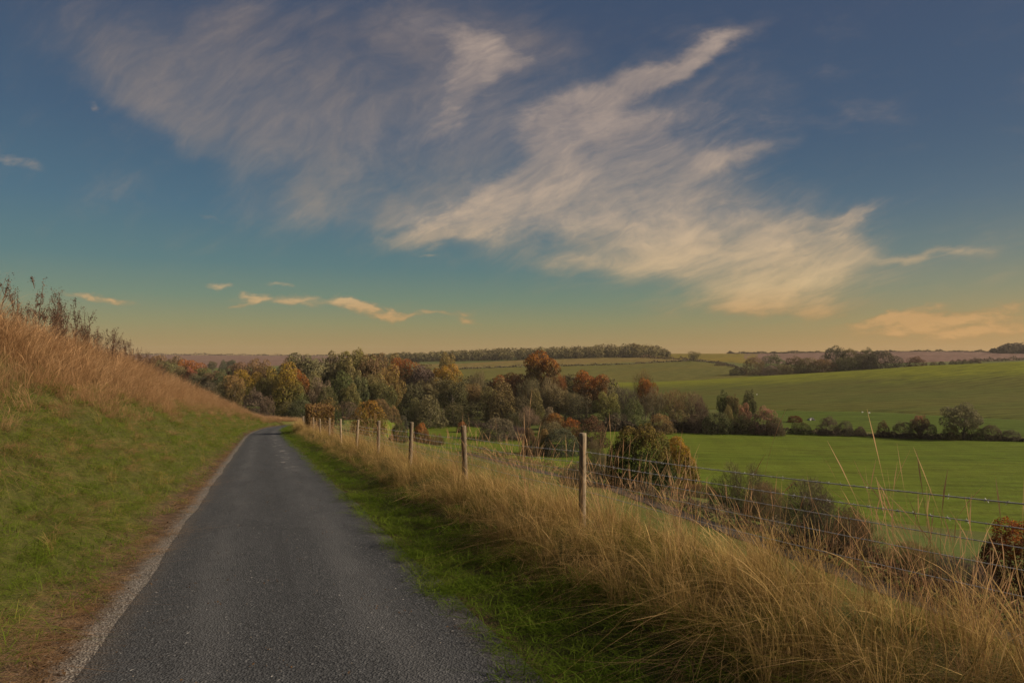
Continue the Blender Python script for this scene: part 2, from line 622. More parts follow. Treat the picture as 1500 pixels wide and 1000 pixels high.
def field_mat(name, a, b, c, rot=0.0, stretch=(1, 6), scale=0.05, lines=0.0, line_gap=3.0, crest=None, mott=.7):
    """a grass or plough surface: broad tone a-b, finer c, drills running along rot"""
    m, N, out = new_mat(name)
    w = N.n('ShaderNodeNewGeometry').outputs['Position']
    mp = N.n('ShaderNodeMapping', vector_type='POINT')
    N.set(mp, 'Vector', w)
    mp.inputs['Rotation'].default_value = (0, 0, rot)
    p = mp.outputs[0]
    ps = N.vm('MULTIPLY', p, (1 / stretch[0], 1 / stretch[1], 0))
    n1 = N.noise(ps, scale, 5, 0.6).outputs[0]
    n2 = N.noise(ps, scale * 9, 5, 0.65).outputs[0]
    n3 = N.noise(p, 1.1, 5, 0.7).outputs[0]
    col = N.mix(N.ss(n1, 0.38, 0.62), a, b)
    col = N.mix(N.m('MULTIPLY', N.ss(n2, 0.35, 0.75), 0.7), col, c)
    if lines:
        wv = N.n('ShaderNodeTexWave', wave_type='BANDS', bands_direction='X')
        N.set(wv, 'Vector', N.vm('ADD', p, N.xyz(N.m('MULTIPLY', n1, 12), 0.0, 0.0)))
        N.set(wv, 'Scale', 0.31415 / line_gap)
        N.set(wv, 'Distortion', 3.0)
        N.set(wv, 'Detail', 2.0)
        N.set(wv, 'Detail Scale', 0.3)
        ln = N.m('MULTIPLY', N.ss(wv.outputs[1], 0.35, 0.9), lines)
        col = N.mix(ln, col, tuple(0.62 * q for q in b))
    if crest:
        up = N.n('ShaderNodeAttribute', attribute_type='GEOMETRY', attribute_name='upslope').outputs['Fac']
        e = N.m('ADD', up, N.m('ADD', N.m('MULTIPLY', N.m('SUBTRACT', n1, 0.5), 0.35), N.m('MULTIPLY', N.m('SUBTRACT', n2, 0.5), 0.22)))
        col = N.mix(N.ss(e, 0.45, 0.72), col, crest)
    v = N.m('ADD', N.m('ADD', 0.30, N.m('MULTIPLY', n3, 0.7)), N.m('MULTIPLY', N.ss(n2, 0.3, 0.7), 0.7))
    col = N.mix(1.0, col, N.xyz(v, v, v), 'MULTIPLY')
    principled(N, out, col, 0.95, 0.05, N.m('ADD', n3, n2), 0.6, 0.25)
    return m


def mat_ground():
    """verges and slopes, by distance from the lane (uv map 'lane': across, along)"""
    m, N, out = new_mat('ground')
    uv = N.n('ShaderNodeUVMap', uv_map='lane').outputs[0]
    q, s, _ = N.sep(uv)
    w = N.n('ShaderNodeNewGeometry').outputs['Position']
    n1 = N.noise(w, 0.6, 5, 0.6).outputs[0]
    n2 = N.noise(w, 7, 5, 0.7).outputs[0]
    n3 = N.noise(w, 60, 3, 0.6).outputs[0]
    nb = N.noise(w, 0.05, 4, 0.6).outputs[0]
    pasture = N.mix(N.ss(nb, 0.35, 0.65), (0.082, 0.088, 0.022), (0.070, 0.095, 0.020))
    pasture = N.mix(N.ss(n1, 0.45, 0.8), pasture, (0.125, 0.095, 0.040))
    vo = N.n('ShaderNodeTexVoronoi')
    N.set(vo, 'Vector', w)
    N.set(vo, 'Scale', 55.0)
    stone = N.ramp(vo.outputs['Color'], [(0.2, (0.090, 0.080, 0.072)), (0.55, (0.16, 0.145, 0.130)), (0.9, (0.27, 0.25, 0.22))])
    litter = N.mix(N.ss(n2, 0.35, 0.7), (0.060, 0.040, 0.026), (0.135, 0.085, 0.050))
    litter = N.mix(N.ss(n3, 0.5, 0.8), litter, (0.03, 0.022, 0.016))
    qe = N.m('ADD', q, N.m('MULTIPLY', N.m('SUBTRACT', n2, 0.5), 0.35))
    left_g = N.ss(qe, -2.25, -1.8)          # leaf litter then gravel against the tarmac
    left_s = N.m('MULTIPLY', N.ss(qe, -1.68, -1.42), 0.9)
    right_l = N.m('SUBTRACT', 1.0, N.ss(qe, 1.42, 1.7))
    soil = N.mix(left_s, litter, stone)
    soil = N.mix(N.ss(q, 0, 0.4), soil, litter)
    ends = N.m('SUBTRACT', 1.0, N.ss(s, 105, 125))
    fac = N.m('MULTIPLY', N.m('MULTIPLY', left_g, right_l), ends)
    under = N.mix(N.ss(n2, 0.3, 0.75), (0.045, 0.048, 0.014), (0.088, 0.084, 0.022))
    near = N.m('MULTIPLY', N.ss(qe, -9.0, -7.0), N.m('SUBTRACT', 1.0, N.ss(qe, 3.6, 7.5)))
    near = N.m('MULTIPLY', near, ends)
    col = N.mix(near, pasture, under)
    col = N.mix(fac, col, soil)
    h = N.m('ADD', N.m('MULTIPLY', n2, 0.7), N.m('MULTIPLY', vo.outputs['Distance'], 0.6))
    principled(N, out, col, 0.95, 0.08, h, 0.55, 0.04)
    return m


def mat_tarmac():
    m, N, out = new_mat('tarmac')
    uv = N.n('ShaderNodeUVMap', uv_map='lane').outputs[0]
    q, s, _ = N.sep(uv)
    w = N.n('ShaderNodeNewGeometry').outputs['Position']
    vo = N.n('ShaderNodeTexVoronoi')
    N.set(vo, 'Vector', w)
    N.set(vo, 'Scale', 62.0)
    chip = N.ramp(vo.outputs['Color'], [(0.1, (0.020, 0.0212, 0.023)), (0.6, (0.049, 0.051, 0.054)), (0.86, (0.082, 0.084, 0.088)), (0.95, (0.14, 0.14, 0.14)), (0.975, (0.40, 0.38, 0.35))])
    n1 = N.noise(N.vm('MULTIPLY', uv, (1.0, 0.18, 1)), 2.2, 5, 0.6).outputs[0]
    n2 = N.noise(w, 1.1, 5, 0.6).outputs[0]
    n4 = N.noise(w, 14, 4, 0.7).outputs[0]
    col = N.mix(N.m('MULTIPLY', N.ss(n1, 0.35, 0.7), 0.35), chip, (0.066, 0.068, 0.071))
    col = N.mix(N.m('MULTIPLY', N.ss(n2, 0.5, 0.75), 0.3), col, (0.036, 0.038, 0.041))
    # worn wheel tracks, slightly paler, and a few pale chalky scuffs on the right one
    tr = N.m('EXPONENT', N.m('MULTIPLY', N.m('POWER', N.m('DIVIDE', N.m('SUBTRACT', N.m('ABSOLUTE', q), 0.68), 0.25), 2.0), -1.0))
    col = N.mix(N.m('MULTIPLY', N.m('MULTIPLY', tr, 0.38), N.ss(n1, 0.25, 0.7)), col, (0.115, 0.115, 0.116))
    sc = N.m('EXPONENT', N.m('MULTIPLY', N.m('POWER', N.m('DIVIDE', N.m('SUBTRACT', q, 0.58), 0.22), 2.0), -1.0))
    along = N.m('MULTIPLY', N.ss(s, 19, 25), N.m('SUBTRACT', 1.0, N.ss(s, 60, 75)))
    ns = N.noise(N.vm('MULTIPLY', uv, (1.2, 0.42, 1)), 2.0, 3, 0.6).outputs[0]
    scuff = N.m('MULTIPLY', N.m('MULTIPLY', sc, along), N.ss(ns, 0.54, 0.68))
    col = N.mix(N.m('MULTIPLY', scuff, 0.75), col, (0.34, 0.31, 0.28))
    # damp, darker streak down the crown of the lane, and patched surfacing
    cr = N.m('EXPONENT', N.m('MULTIPLY', N.m('POWER', N.m('DIVIDE', q, 0.22), 2.0), -1.0))
    nd = N.noise(N.vm('MULTIPLY', uv, (2.0, 0.12, 1)), 1.6, 5, 0.65).outputs[0]
    col = N.mix(N.m('MULTIPLY', N.m('MULTIPLY', cr, N.ss(nd, 0.40, 0.65)), 0.55), col, (0.030, 0.031, 0.033))
    vc = N.n('ShaderNodeTexVoronoi', feature='DISTANCE_TO_EDGE')
    N.set(vc, 'Vector', N.vm('ADD', N.vm('MULTIPLY', uv, (0.9, 0.4, 1)), N.vm('MULTIPLY', N.noise(w, 1.7, 4, 0.7).outputs['Color'], (0.9, 0.9, 0))))
    N.set(vc, 'Scale', 0.8)
    ck = N.m('MULTIPLY', N.m('SUBTRACT', 1.0, N.ss(vc.outputs['Distance'], 0.0, 0.008)), N.ss(n2, 0.45, 0.6))
    col = N.mix(N.m('MULTIPLY', ck, 0.6), col, (0.018, 0.018, 0.018))
    # grit and dust gathered along the edges
    ed = N.ss(N.m('ADD', N.m('ABSOLUTE', q), N.m('MULTIPLY', N.m('SUBTRACT', n4, 0.5), 0.3)), 1.12, 1.4)
    col = N.mix(N.m('MULTIPLY', ed, 0.35), col, (0.11, 0.09, 0.07))
    principled(N, out, col, 0.82, 0.25, vo.outputs['Distance'], 0.9, 0.008)
    return m


def mat_track():
    m, N, out = new_mat('track')
    w = N.n('ShaderNodeNewGeometry').outputs['Position']
    n = N.noise(w, 2.2, 6, 0.65).outputs[0]
    col = N.ramp(n, [(0.3, (0.050, 0.043, 0.034)), (0.7, (0.092, 0.080, 0.064))])
    principled(N, out, col, 0.95, 0.08, n, 0.5, 0.05)
    return m


def mat_post():
    m, N, out = new_mat('post_wood')
    tc = N.n('ShaderNodeTexCoord').outputs['Object']
    n = N.noise(N.vm('MULTIPLY', tc, (6, 6, 0.35)), 9, 6, 0.65).outputs[0]
    n2 = N.noise(tc, 5, 4, 0.6).outputs[0]
    rnd = N.n('ShaderNodeObjectInfo').outputs['Random']
    col = N.ramp(n, [(0.3, (0.075, 0.058, 0.040)), (0.5, (0.20, 0.155, 0.105)), (0.75, (0.31, 0.25, 0.18))])
    col = N.mix(N.m('MULTIPLY', N.ss(n2, 0.5, 0.8), 0.6), col, (0.13, 0.125, 0.085))
    v = N.m('ADD', 0.72, N.m('MULTIPLY', rnd, 0.5))
    col = N.mix(1.0, col, N.xyz(v, v, v), 'MULTIPLY')
    principled(N, out, col, 0.85, 0.15, n, 0.6, 0.01)
    return m


def flat_mat(name, a, b, scale=8.0, rough=0.8, spec=0.2, metal=0.0):
    m, N, out = new_mat(name)
    tc = N.n('ShaderNodeTexCoord').outputs['Object']
    n = N.noise(tc, scale, 4, 0.6).outputs[0]
    col = N.mix(N.ss(n, 0.3, 0.7), a, b)
    p = principled(N, out, col, rough, spec, n, 0.4, 0.01)
    N.set(p, 'Metallic', metal)
    return m


FOL = mat_foliage()
BARK = mat_bark()
G_GREEN = grass_mat('green_grass', (0.050, 0.070, 0.012), (0.085, 0.140, 0.012), (0.125, 0.180, 0.024), (0.115, 0.145, 0.022))
G_BANK = grass_mat('bank_grass', (0.066, 0.080, 0.014), (0.104, 0.156, 0.016), (0.155, 0.188, 0.028), (0.29, 0.18, 0.07), 0.35, 0.53)
G_DRY = grass_mat('dry_grass', (0.13, 0.085, 0.045), (0.34, 0.205, 0.100), (0.50, 0.32, 0.175), (0.29, 0.165, 0.080), 0.4)
G_TALL = grass_mat('tall_grass', (0.080, 0.066, 0.024), (0.34, 0.225, 0.080), (0.64, 0.43, 0.20), (0.36, 0.25, 0.095), 0.4)
G_SEDGE = grass_mat('green_based_grass', (0.045, 0.050, 0.014), (0.140, 0.130, 0.028), (0.40, 0.27, 0.10), (0.24, 0.17, 0.055), 0.4)
G_STEM = grass_mat('seed_stems', (0.26, 0.145, 0.075), (0.40, 0.225, 0.115), (0.62, 0.40, 0.22), (0.33, 0.18, 0.095), 0.35)
G_PAST = grass_mat('pasture_grass', (0.055, 0.060, 0.014), (0.088, 0.108, 0.016), (0.125, 0.132, 0.026), (0.18, 0.125, 0.045))
G_WEED = grass_mat('dead_weed', (0.09, 0.058, 0.042), (0.10, 0.062, 0.045), (0.12, 0.074, 0.055), (0.07, 0.045, 0.034), 0.15)
G_ROSE = grass_mat('faded_weed', (0.10, 0.07, 0.055), (0.18, 0.125, 0.11), (0.25, 0.18, 0.165), (0.15, 0.10, 0.09), 0.3)
M_POST = mat_post()
M_WIRE = flat_mat('wire', (0.30, 0.30, 0.31), (0.45, 0.45, 0.45), 30, 0.55, 0.4, 0.25)


# ------------------------------------------------------------------ the ground, lane and track
def axis(near, step, far, grow):
    a = list(np.arange(0, near, step))
    d = step
    while a[-1] < far:
        d *= grow
        a.append(a[-1] + d)
    return np.array(a)


def build_ground():
    sp = axis(60, 0.45, 7500, 1.032)
    sn = -axis(6, 0.6, 60, 1.2)[1:][::-1]
    S = np.concatenate([sn, sp])
    tp = axis(8, 0.2, 6500, 1.035)
    tn = -axis(8, 0.2, 5200, 1.035)[1:][::-1]
    T = np.concatenate([tn, tp])
    # columns follow the lane round its bend close to the lane
    SS, TT = np.meshgrid(S, T, indexing='ij')
    bend = (lane_c(SS) - 0.23) * np.exp(-(np.abs(TT) / 40.0) ** 2)
    TT = TT + bend
    X, Y = xy(SS, TT)
    Z = ground(X, Y)
    v = np.stack([X, Y, Z], -1).reshape(-1, 3)
    ns, nt = SS.shape
    i = np.arange(ns - 1)[:, None] * nt + np.arange(nt - 1)[None, :]
    f = np.stack([i, i + 1, i + nt + 1, i + nt], -1).reshape(-1, 4)[:, ::-1]
    me = mesh_from('ground', v, f, None, True)
    uv = me.uv_layers.new(name='lane')
    li = np.empty(len(me.loops), np.int32)
    me.loops.foreach_get('vertex_index', li)
    q = (TT - lane_c(SS)).ravel()
    uvs = np.stack([q[li], SS.ravel()[li]], -1).astype(np.float32)
    uv.data.foreach_set('uv', uvs.ravel())
    if me.polygons[0].normal.z < 0:
        me.flip_normals()
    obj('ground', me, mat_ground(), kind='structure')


def ribbon(name, mat, s, left, right, lift, rows=9, edge=0.0):
    """a surfaced strip: left(s) to right(s) across, lift over the land, with its edges turned down into the ground"""
    w = np.linspace(0, 1, rows)
    w = np.concatenate([[0, 0, .006], w[1:-1], [.994, 1, 1]])
    SS = np.repeat(s[:, None], len(w), 1)
    TT = left(s)[:, None] * (1 - w)[None, :] + right(s)[:, None] * w[None, :]
    TT[:, 0] -= 0.05
    TT[:, -1] += 0.05
    X, Y = xy(SS, TT)
    Z = ground(X, Y) + lift
    Z[:, 1:-1] += 0.03 * np.sin(np.pi * np.clip(w[1:-1], 0, 1))[None, :] * edge
    Z[:, 0] -= lift + 0.006
    Z[:, -1] -= lift + 0.006
    ns, nt = SS.shape
    v = np.stack([X, Y, Z], -1).reshape(-1, 3)
    i = np.arange(ns - 1)[:, None] * nt + np.arange(nt - 1)[None, :]
    f = np.stack([i, i + nt, i + nt + 1, i + 1], -1).reshape(-1, 4)[:, ::-1]
    me = mesh_from(name, v, f, None, False)
    uv = me.uv_layers.new(name='lane')
    li = np.empty(len(me.loops), np.int32)
    me.loops.foreach_get('vertex_index', li)
    q = (TT - lane_c(SS)).ravel()
    uv.data.foreach_set('uv', np.stack([q[li], SS.ravel()[li]], -1).astype(np.float32).ravel())
    if me.polygons[len(me.polygons) // 2].normal.z < 0:
        me.flip_normals()
    return obj(name, me, mat, kind='structure')


build_ground()
s_l = np.concatenate([np.arange(-30, 40, 0.12), np.arange(40, 150, 0.5)])


def wob(s, k):
    return 0.022 * np.sin(s * 0.9 + k) + 0.012 * np.sin(s * 2.3 + 2 * k) + 0.003 * np.sin(s * 6.3 + 3 * k)


ribbon('lane', mat_tarmac(), s_l, lambda s: lane_c(s) - 1.35 + wob(s, 0.4), lambda s: lane_c(s) + 1.43 + 1.2 * wob(s, 2.2), 0.005, 11, 1.0)
ribbon('farm_track', mat_track(), np.arange(-20, 150, 0.8), lambda s: track_t(s) - 0.5 + wob(s, 1), lambda s: track_t(s) + 0.55 + wob(s, 5), 0.03, 5)


def haze():
    m = bpy.data.materials.new('haze')
    m.use_nodes = True
    m.node_tree.nodes.clear()
    N = NT(m.node_tree)
    out = N.n('ShaderNodeOutputMaterial')
    pv = N.n('ShaderNodeVolumePrincipled')
    pv.inputs['Color'].default_value = (0.90, 0.82, 0.72, 1)
    pv.inputs['Density'].default_value = HAZE
    m.node_tree.links.new(pv.outputs[0], out.inputs['Volume'])
    x0, x1, y0, y1, z0, z1 = -2200, 2600, -70, 1900, -48, 34
    v = [(x, y, z) for z in (z0, z1) for y in (y0, y1) for x in (x0, x1)]
    f = [(0, 2, 3, 1), (4, 5, 7, 6), (0, 1, 5, 4), (2, 6, 7, 3), (0, 4, 6, 2), (1, 3, 7, 5)]
    obj('haze', mesh_from('haze', v, np.array(f)), m, kind='stuff', label='thin evening haze lying over the valley')


HAZE = 0.00009
haze()


# ------------------------------------------------------------------ fields, laid over the land between two edges
def field(name, mat, edges, nx=90, ny=40, lift=0.18):
    """edges: rows of (px, lower sight row, upper sight row); a field runs between them on the land"""
    e = np.array(edges, float)
    px = np.linspace(e[0, 0], e[-1, 0], nx)

    def edge(p, col):
        j = int(np.clip(np.searchsorted(e[:, 0], p) - 1, 0, len(e) - 2))
        w = (p - e[j, 0]) / (e[j + 1, 0] - e[j, 0])
        a, b = e[j, col], e[j + 1, col]
        if a > 0 and b > 0:
            return hit(p, a * (1 - w) + b * w, 70)[1]
        ya = -a if a < 0 else hit(e[j, 0], a, 70)[1]
        yb = -b if b < 0 else hit(e[j + 1, 0], b, 70)[1]
        return ya * (1 - w) + yb * w
    v = []
    for p in px:
        y0, y1 = edge(p, 1), edge(p, 2)
        ys = np.linspace(y0, max(y1, y0 + 1), ny)
        xs = (p - 750) / 1000 * ys
        z = ground(xs, ys) + lift
        z[0] -= lift * 2
        z[-1] -= lift * 2
        v.append(np.stack([xs, ys, z], -1))
    v = np.array(v)
    i = np.arange(nx - 1)[:, None] * ny + np.arange(ny - 1)[None, :]
    f = np.stack([i, i + ny, i + ny + 1, i + 1], -1).reshape(-1, 4)
    me = mesh_from(name, v.reshape(-1, 3), f, {'upslope': np.tile(np.linspace(0, 1, ny), nx)}, True)
    return obj(name, me, mat, kind='structure')


M_F1 = field_mat('valley_grass', (0.084, 0.114, 0.012), (0.108, 0.130, 0.015), (0.060, 0.090, 0.010), 0.12, (7, 1), 0.07, 0.22, 7.0)
field('valley_pasture', M_F1, [(520, -112, 617), (640, -112, 620), (700, -108, 626), (760, -95, 634), (900, -78, 631.5), (1140, -72, 633.5), (1300, -68, 639), (1500, -66, 646), (1700, -62, 654)], 110, 60, 0.12)
M_F2 = field_mat('meadow_grass', (0.064, 0.092, 0.014), (0.076, 0.100, 0.016), (0.054, 0.078, 0.012), 0.2, (5, 1), 0.05)
field('meadow', M_F2, [(1060, -168, 600), (1160, -166, 602), (1290, -162, 604), (1400, -156, 611), (1500, -150, 616), (1700, -146, 622)], 70, 24, 0.3)
M_F3 = field_mat('hillside_grass', (0.098, 0.094, 0.020), (0.082, 0.092, 0.018), (0.060, 0.062, 0.016), 1.25, (1, 7), 0.05, 0.5, 5.0, (0.135, 0.142, 0.013))
field('hillside_field', M_F3, [(780, 600, -470), (860, 600, -470), (960, 600, -470), (1050, 600, -470), (1160, 602, -470), (1290, 604, -452), (1400, 611, -435), (1500, 616, -425), (1700, 622, -420)], 110, 70, 0.35)
M_F5 = field_mat('far_grass', (0.112, 0.098, 0.020), (0.096, 0.094, 0.020), (0.082, 0.074, 0.020), 0.9, (1, 4), 0.03)
field('far_meadow', M_F5, [(600, 556, 541), (680, 557, 540), (760, 557, 537.5), (850, 559, 535.5), (940, -482, 532), (1010, -480, 528.5), (1060, -485, 533), (1095, -490, 541)], 60, 24, 0.5)
M_F6 = field_mat('far_straw', (0.165, 0.118, 0.036), (0.14, 0.112, 0.032), (0.12, 0.09, 0.03), 0.9, (1, 4), 0.03)
field('far_stubble', M_F6, [(600, 540, 534), (680, 539, 532.5), (760, 536.5, 528), (850, 534.5, 524), (930, 531, 523.5), (1000, 528.5, 527)], 60, 18, 0.6)
M_F7 = field_mat('far_gold', (0.165, 0.120, 0.016), (0.14, 0.112, 0.018), (0.12, 0.09, 0.02), 0.9, (1, 4), 0.02)
field('ridge_field', M_F7, [(880, 522, -1010), (960, 526, -1010), (1010, 527, -1010), (1060, 530, -1000), (1110, 535, -1000)], 50, 20, 0.7)
M_F8 = field_mat('ploughland', (0.150, 0.090, 0.070), (0.135, 0.078, 0.060), (0.17, 0.11, 0.085), 0.9, (1, 5), 0.02)
field('ploughed_field', M_F8, [(1090, 531, -1000), (1200, 536, -1110), (1350, 531, -1110), (1500, 527, -1110), (1700, 526, -1110)], 60, 26, 0.7)
field('distant_ploughland', M_F8, [(-60, 541, -1520), (200, 541, -1520), (340, 539, -1560), (450, 534, -1600), (520, 530, -1400)], 60, 26, 0.9)


# ------------------------------------------------------------------ trees
def lobes_shell(lobes, n, rng, inner=0.72):
    """points near the skins of the lobes, thinned where one lobe lies inside another"""
    L = np.array(lobes)
    area = L[:, 3] * L[:, 4]
    k = rng.choice(len(L), int(n * 1.9), p=area / area.sum())
    d = rng.normal(size=(len(k), 3))
    d /= np.linalg.norm(d, axis=1)[:, None]
    r = (inner + (1.06 - inner) * rng.random(len(k)) ** 0.6)[:, None]
    rad = np.stack([L[k, 3], L[k, 3], L[k, 4]], -1)
    p = L[k, :3] + d * r * rad
    keep = np.ones(len(k), bool)
    for j in range(len(L)):
        e = (p - L[j, :3]) / np.array([L[j, 3], L[j, 3], L[j, 4]])
        keep &= ~((np.einsum('ij,ij->i', e, e) < 0.5) & (k != j))
    keep &= p[:, 2] > 0.01
    p, d = p[keep][:n], d[keep][:n]
    nr = d + rng.normal(size=d.shape) * 0.55
    nr /= np.linalg.norm(nr, axis=1)[:, None]
    return p, nr


def crown_lobes(kind, rng):
    L = []
    if kind in ('round', 'tall', 'tuft'):
        cz, rx, rz, k, lr, sq = {'round': (.60, .34, .29, 26, .125, .85), 'tall': (.57, .33, .36, 30, .115, 1.15), 'tuft': (.72, .34, .2, 22, .13, .8)}[kind]
        for _ in range(k):
            d = rng.normal(size=3)
            d /= np.linalg.norm(d)
            f = rng.uniform(.6, 1.16)
            r = lr * rng.uniform(.5, 1.5)
            L.append((d[0] * rx * f, d[1] * rx * f, cz + d[2] * rz * f, r, r * sq))
        L.append((0, 0, cz, rx * .72, rz * .8))
    elif kind == 'cone':
        for z in np.linspace(.12, .92, 11):
            R = .42 * (1 - z) ** .75
            m = max(1, int(9 * (1 - z)) + 1)
            a0 = rng.uniform(0, 6.3)
            for j in range(m):
                a = a0 + j / m * 2 * pi + rng.normal() * .2
                r = .085 + .05 * (1 - z)
                f = rng.uniform(.8, 1.1)
                L.append((cos(a) * R * f * .85, sin(a) * R * f * .85, z + rng.normal() * .02, r, r * 1.0))
    elif kind == 'dome':
        for _ in range(34):
            d = rng.normal(size=3)
            d /= np.linalg.norm(d)
            d[2] = abs(d[2])
            f = rng.uniform(.8, 1.0)
            r = rng.uniform(.09, .15)
            L.append((d[0] * .36 * f, d[1] * .36 * f, .08 + d[2] * .74 * f, r, r * 1.5))
        for j in range(13):
            a = j / 13 * 2 * pi + rng.normal() * .15
            f = rng.uniform(.32, .40)
            L.append((cos(a) * f, sin(a) * f, rng.uniform(.07, .16), rng.uniform(.09, .13), .16))
        L.append((0, 0, .3, .34, .5))
    elif kind == 'scrub':
        for _ in range(26):
            a, R = rng.uniform(0, 6.3), .4 * math.sqrt(rng.random())
            top = (1 - (R / .48) ** 2) * rng.uniform(.55, 1.0)
            r = rng.uniform(.07, .13)
            for z in np.arange(.08, max(top, .12), .17):
                L.append((cos(a) * R + rng.normal() * .02, sin(a) * R + rng.normal() * .02, z, r, r * 1.5))
    elif kind == 'spread':
        for _ in range(34):
            a, R = rng.uniform(0, 6.3), .44 * math.sqrt(rng.random())
            top = .93 - .75 * (R / .44) ** 2 * rng.uniform(.3, 1)
            r = rng.uniform(.07, .12)
            L.append((cos(a) * R, sin(a) * R, rng.uniform(min(max(.3, top - .35), top - .05), top), r, r * .9))
    return L


def limb(mb, p0, p1, r0, r1, rng, k=5, sag=.06, seg=4):
    w = np.linspace(0, 1, seg + 1)[:, None]
    p = p0 * (1 - w) + p1 * w
    j = rng.normal(size=(seg + 1, 3)) * np.linalg.norm(p1 - p0) * sag
    j[0] = 0
    j[-1] = 0
    mb.tube(p + j, r0 + (r1 - r0) * w[:, 0], k)


def make_tree_meshes(kind, seed, n, size):
    rng = np.random.default_rng(seed)
    L = crown_lobes(kind, rng)
    cm = MB()
    p, nr = lobes_shell(L, n, rng)
    cm.leaves(p, nr, size * rng.uniform(.6, 1.35, len(p)), rng)
    tm = MB()
    low = kind in ('dome', 'scrub')
    top = np.array([rng.normal() * .02, rng.normal() * .02, .3 if low else .55])
    base_r = .012 if low else .022
    limb(tm, np.array([0, 0, -.04]), top, base_r * 1.5, base_r * .8, rng, 7, .015, 4)
    idx = rng.permutation(len(L))[:9 if not low else 7]
    for i in idx:
        q = np.array(L[i][:3])
        z0 = rng.uniform(.03 if low else .2, top[2])
        st0 = np.array([top[0], top[1], 0]) * z0 / top[2] + np.array([0, 0, z0])
        limb(tm, st0, q, base_r * .6, base_r * .12, rng, 5, .05, 4)
    fit(cm, tm)
    return cm.mesh('crown_' + kind), tm.mesh('trunk_' + kind, True)


def fit(cm, tm):
    """bring a crown to unit width and unit height, its trunk with it"""
    v = np.vstack(cm.v)
    sx = .5 / np.percentile(np.hypot(v[:, 0], v[:, 1]), 98.5)
    sz = 1.0 / np.percentile(v[:, 2], 99.6)
    for m in (cm, tm):
        m.v = [q * np.array([sx, sx, sz]) for q in m.v]


def make_twiggy(kind, seed, twigs, leaves, tl, tw, size, stems):
    """a nearly leafless crown: a haze of fine twigs rising from many limbs, few leaves left"""
    rng = np.random.default_rng(seed)
    L = crown_lobes(kind, rng)
    tm, cm = MB(), MB()
    low = kind in ('dome', 'scrub')
    for i in rng.permutation(len(L))[:stems]:
        q = np.array(L[i][:3])
        if low:
            p0 = np.array([q[0] * .35, q[1] * .35, -.03]) + rng.normal(size=3) * np.array([.03, .03, 0])
            limb(tm, p0, q, .009, .003, rng, 4, .05, 4)
        else:
            z0 = rng.uniform(.12, .4)
            limb(tm, np.array([0, 0, z0]), q, .011, .003, rng, 4, .05, 4)
    if not low:
        limb(tm, np.array([0, 0, -.04]), np.array([.01, .01, .6]), .022, .01, rng, 6, .015, 4)
    p, nr = lobes_shell(L, twigs, rng, .25)
    d = p * np.array([1.1, 1.1, .5]) + np.array([0, 0, .55]) + rng.normal(size=p.shape) * .28
    d /= np.linalg.norm(d, axis=1)[:, None]
    cm.sticks(p, d, tl * rng.uniform(.5, 1.4, len(p)), tw, rng)
    p, nr = lobes_shell(L, leaves, rng, .5)
    cm.leaves(p, nr, size * rng.uniform(.5, 1.3, len(p)), rng)
    fit(cm, tm)
    return cm.mesh('crown_twigs'), tm.mesh('trunk_twigs')


PROTO = {}
for kd in ('round', 'tall', 'cone', 'dome', 'scrub', 'tuft', 'spread'):
    PROTO[kd] = [make_tree_meshes(kd, 100 + 7 * i + len(kd), 8500, .0145) for i in range(3)]
PROTO['bare'] = [make_twiggy('tall', 300 + i, 2600, 1100, .10, .0028, .015, 22) for i in range(3)]
PROTO['near'] = [make_tree_meshes('scrub', 500 + i, 15000, .0125) for i in range(3)]
PROTO['leafy'] = [make_tree_meshes('dome', 520 + i, 22000, .0125) for i in range(3)]
PROTO['thicket'] = [make_twiggy('scrub' if i else 'dome', 600 + i, 9000, 5200, .085, .0016, .0085, 40) for i in range(3)]
COLOUR = {
    'olive': ((.092, .076, .024), (.145, .108, .034)), 'dkgreen': ((.056, .058, .020), (.084, .078, .026)), 'green': ((.068, .072, .022), (.098, .088, .026)),
    'brown': ((.098, .068, .026), (.160, .098, .034)), 'orange': ((.105, .075, .020), (.300, .125, .020)), 'gold': ((.110, .080, .022), (.225, .130, .030)),
    'rust': ((.085, .050, .022), (.215, .078, .020)), 'red': ((.13, .055, .025), (.25, .075, .03)), 'yellow': ((.105, .098, .024), (.165, .135, .030)),
    'grey': ((.100, .080, .040), (.145, .110, .050)), 'purple': ((.070, .054, .034), (.108, .078, .046)), 'pale': ((.098, .098, .036), (.128, .118, .042)),
    'bluish': ((.054, .054, .028), (.080, .072, .034)), 'tan': ((.140, .105, .055), (.180, .130, .070)), 'straw': ((.135, .118, .046), (.175, .150, .055)), 'peach': ((.085, .056, .034), (.26, .125, .060)),
    'maple': ((.036, .040, .013), (.140, .080, .018)), 'darkrust': ((.066, .042, .022), (.120, .062, .028)),
}
_used = {}


def soften(c, k=1.3, d=.2):
    m = .3 * c[0] + .6 * c[1] + .1 * c[2]
    return tuple(min(.3, k * (q * (1 - d) + m * d)) for q in c)




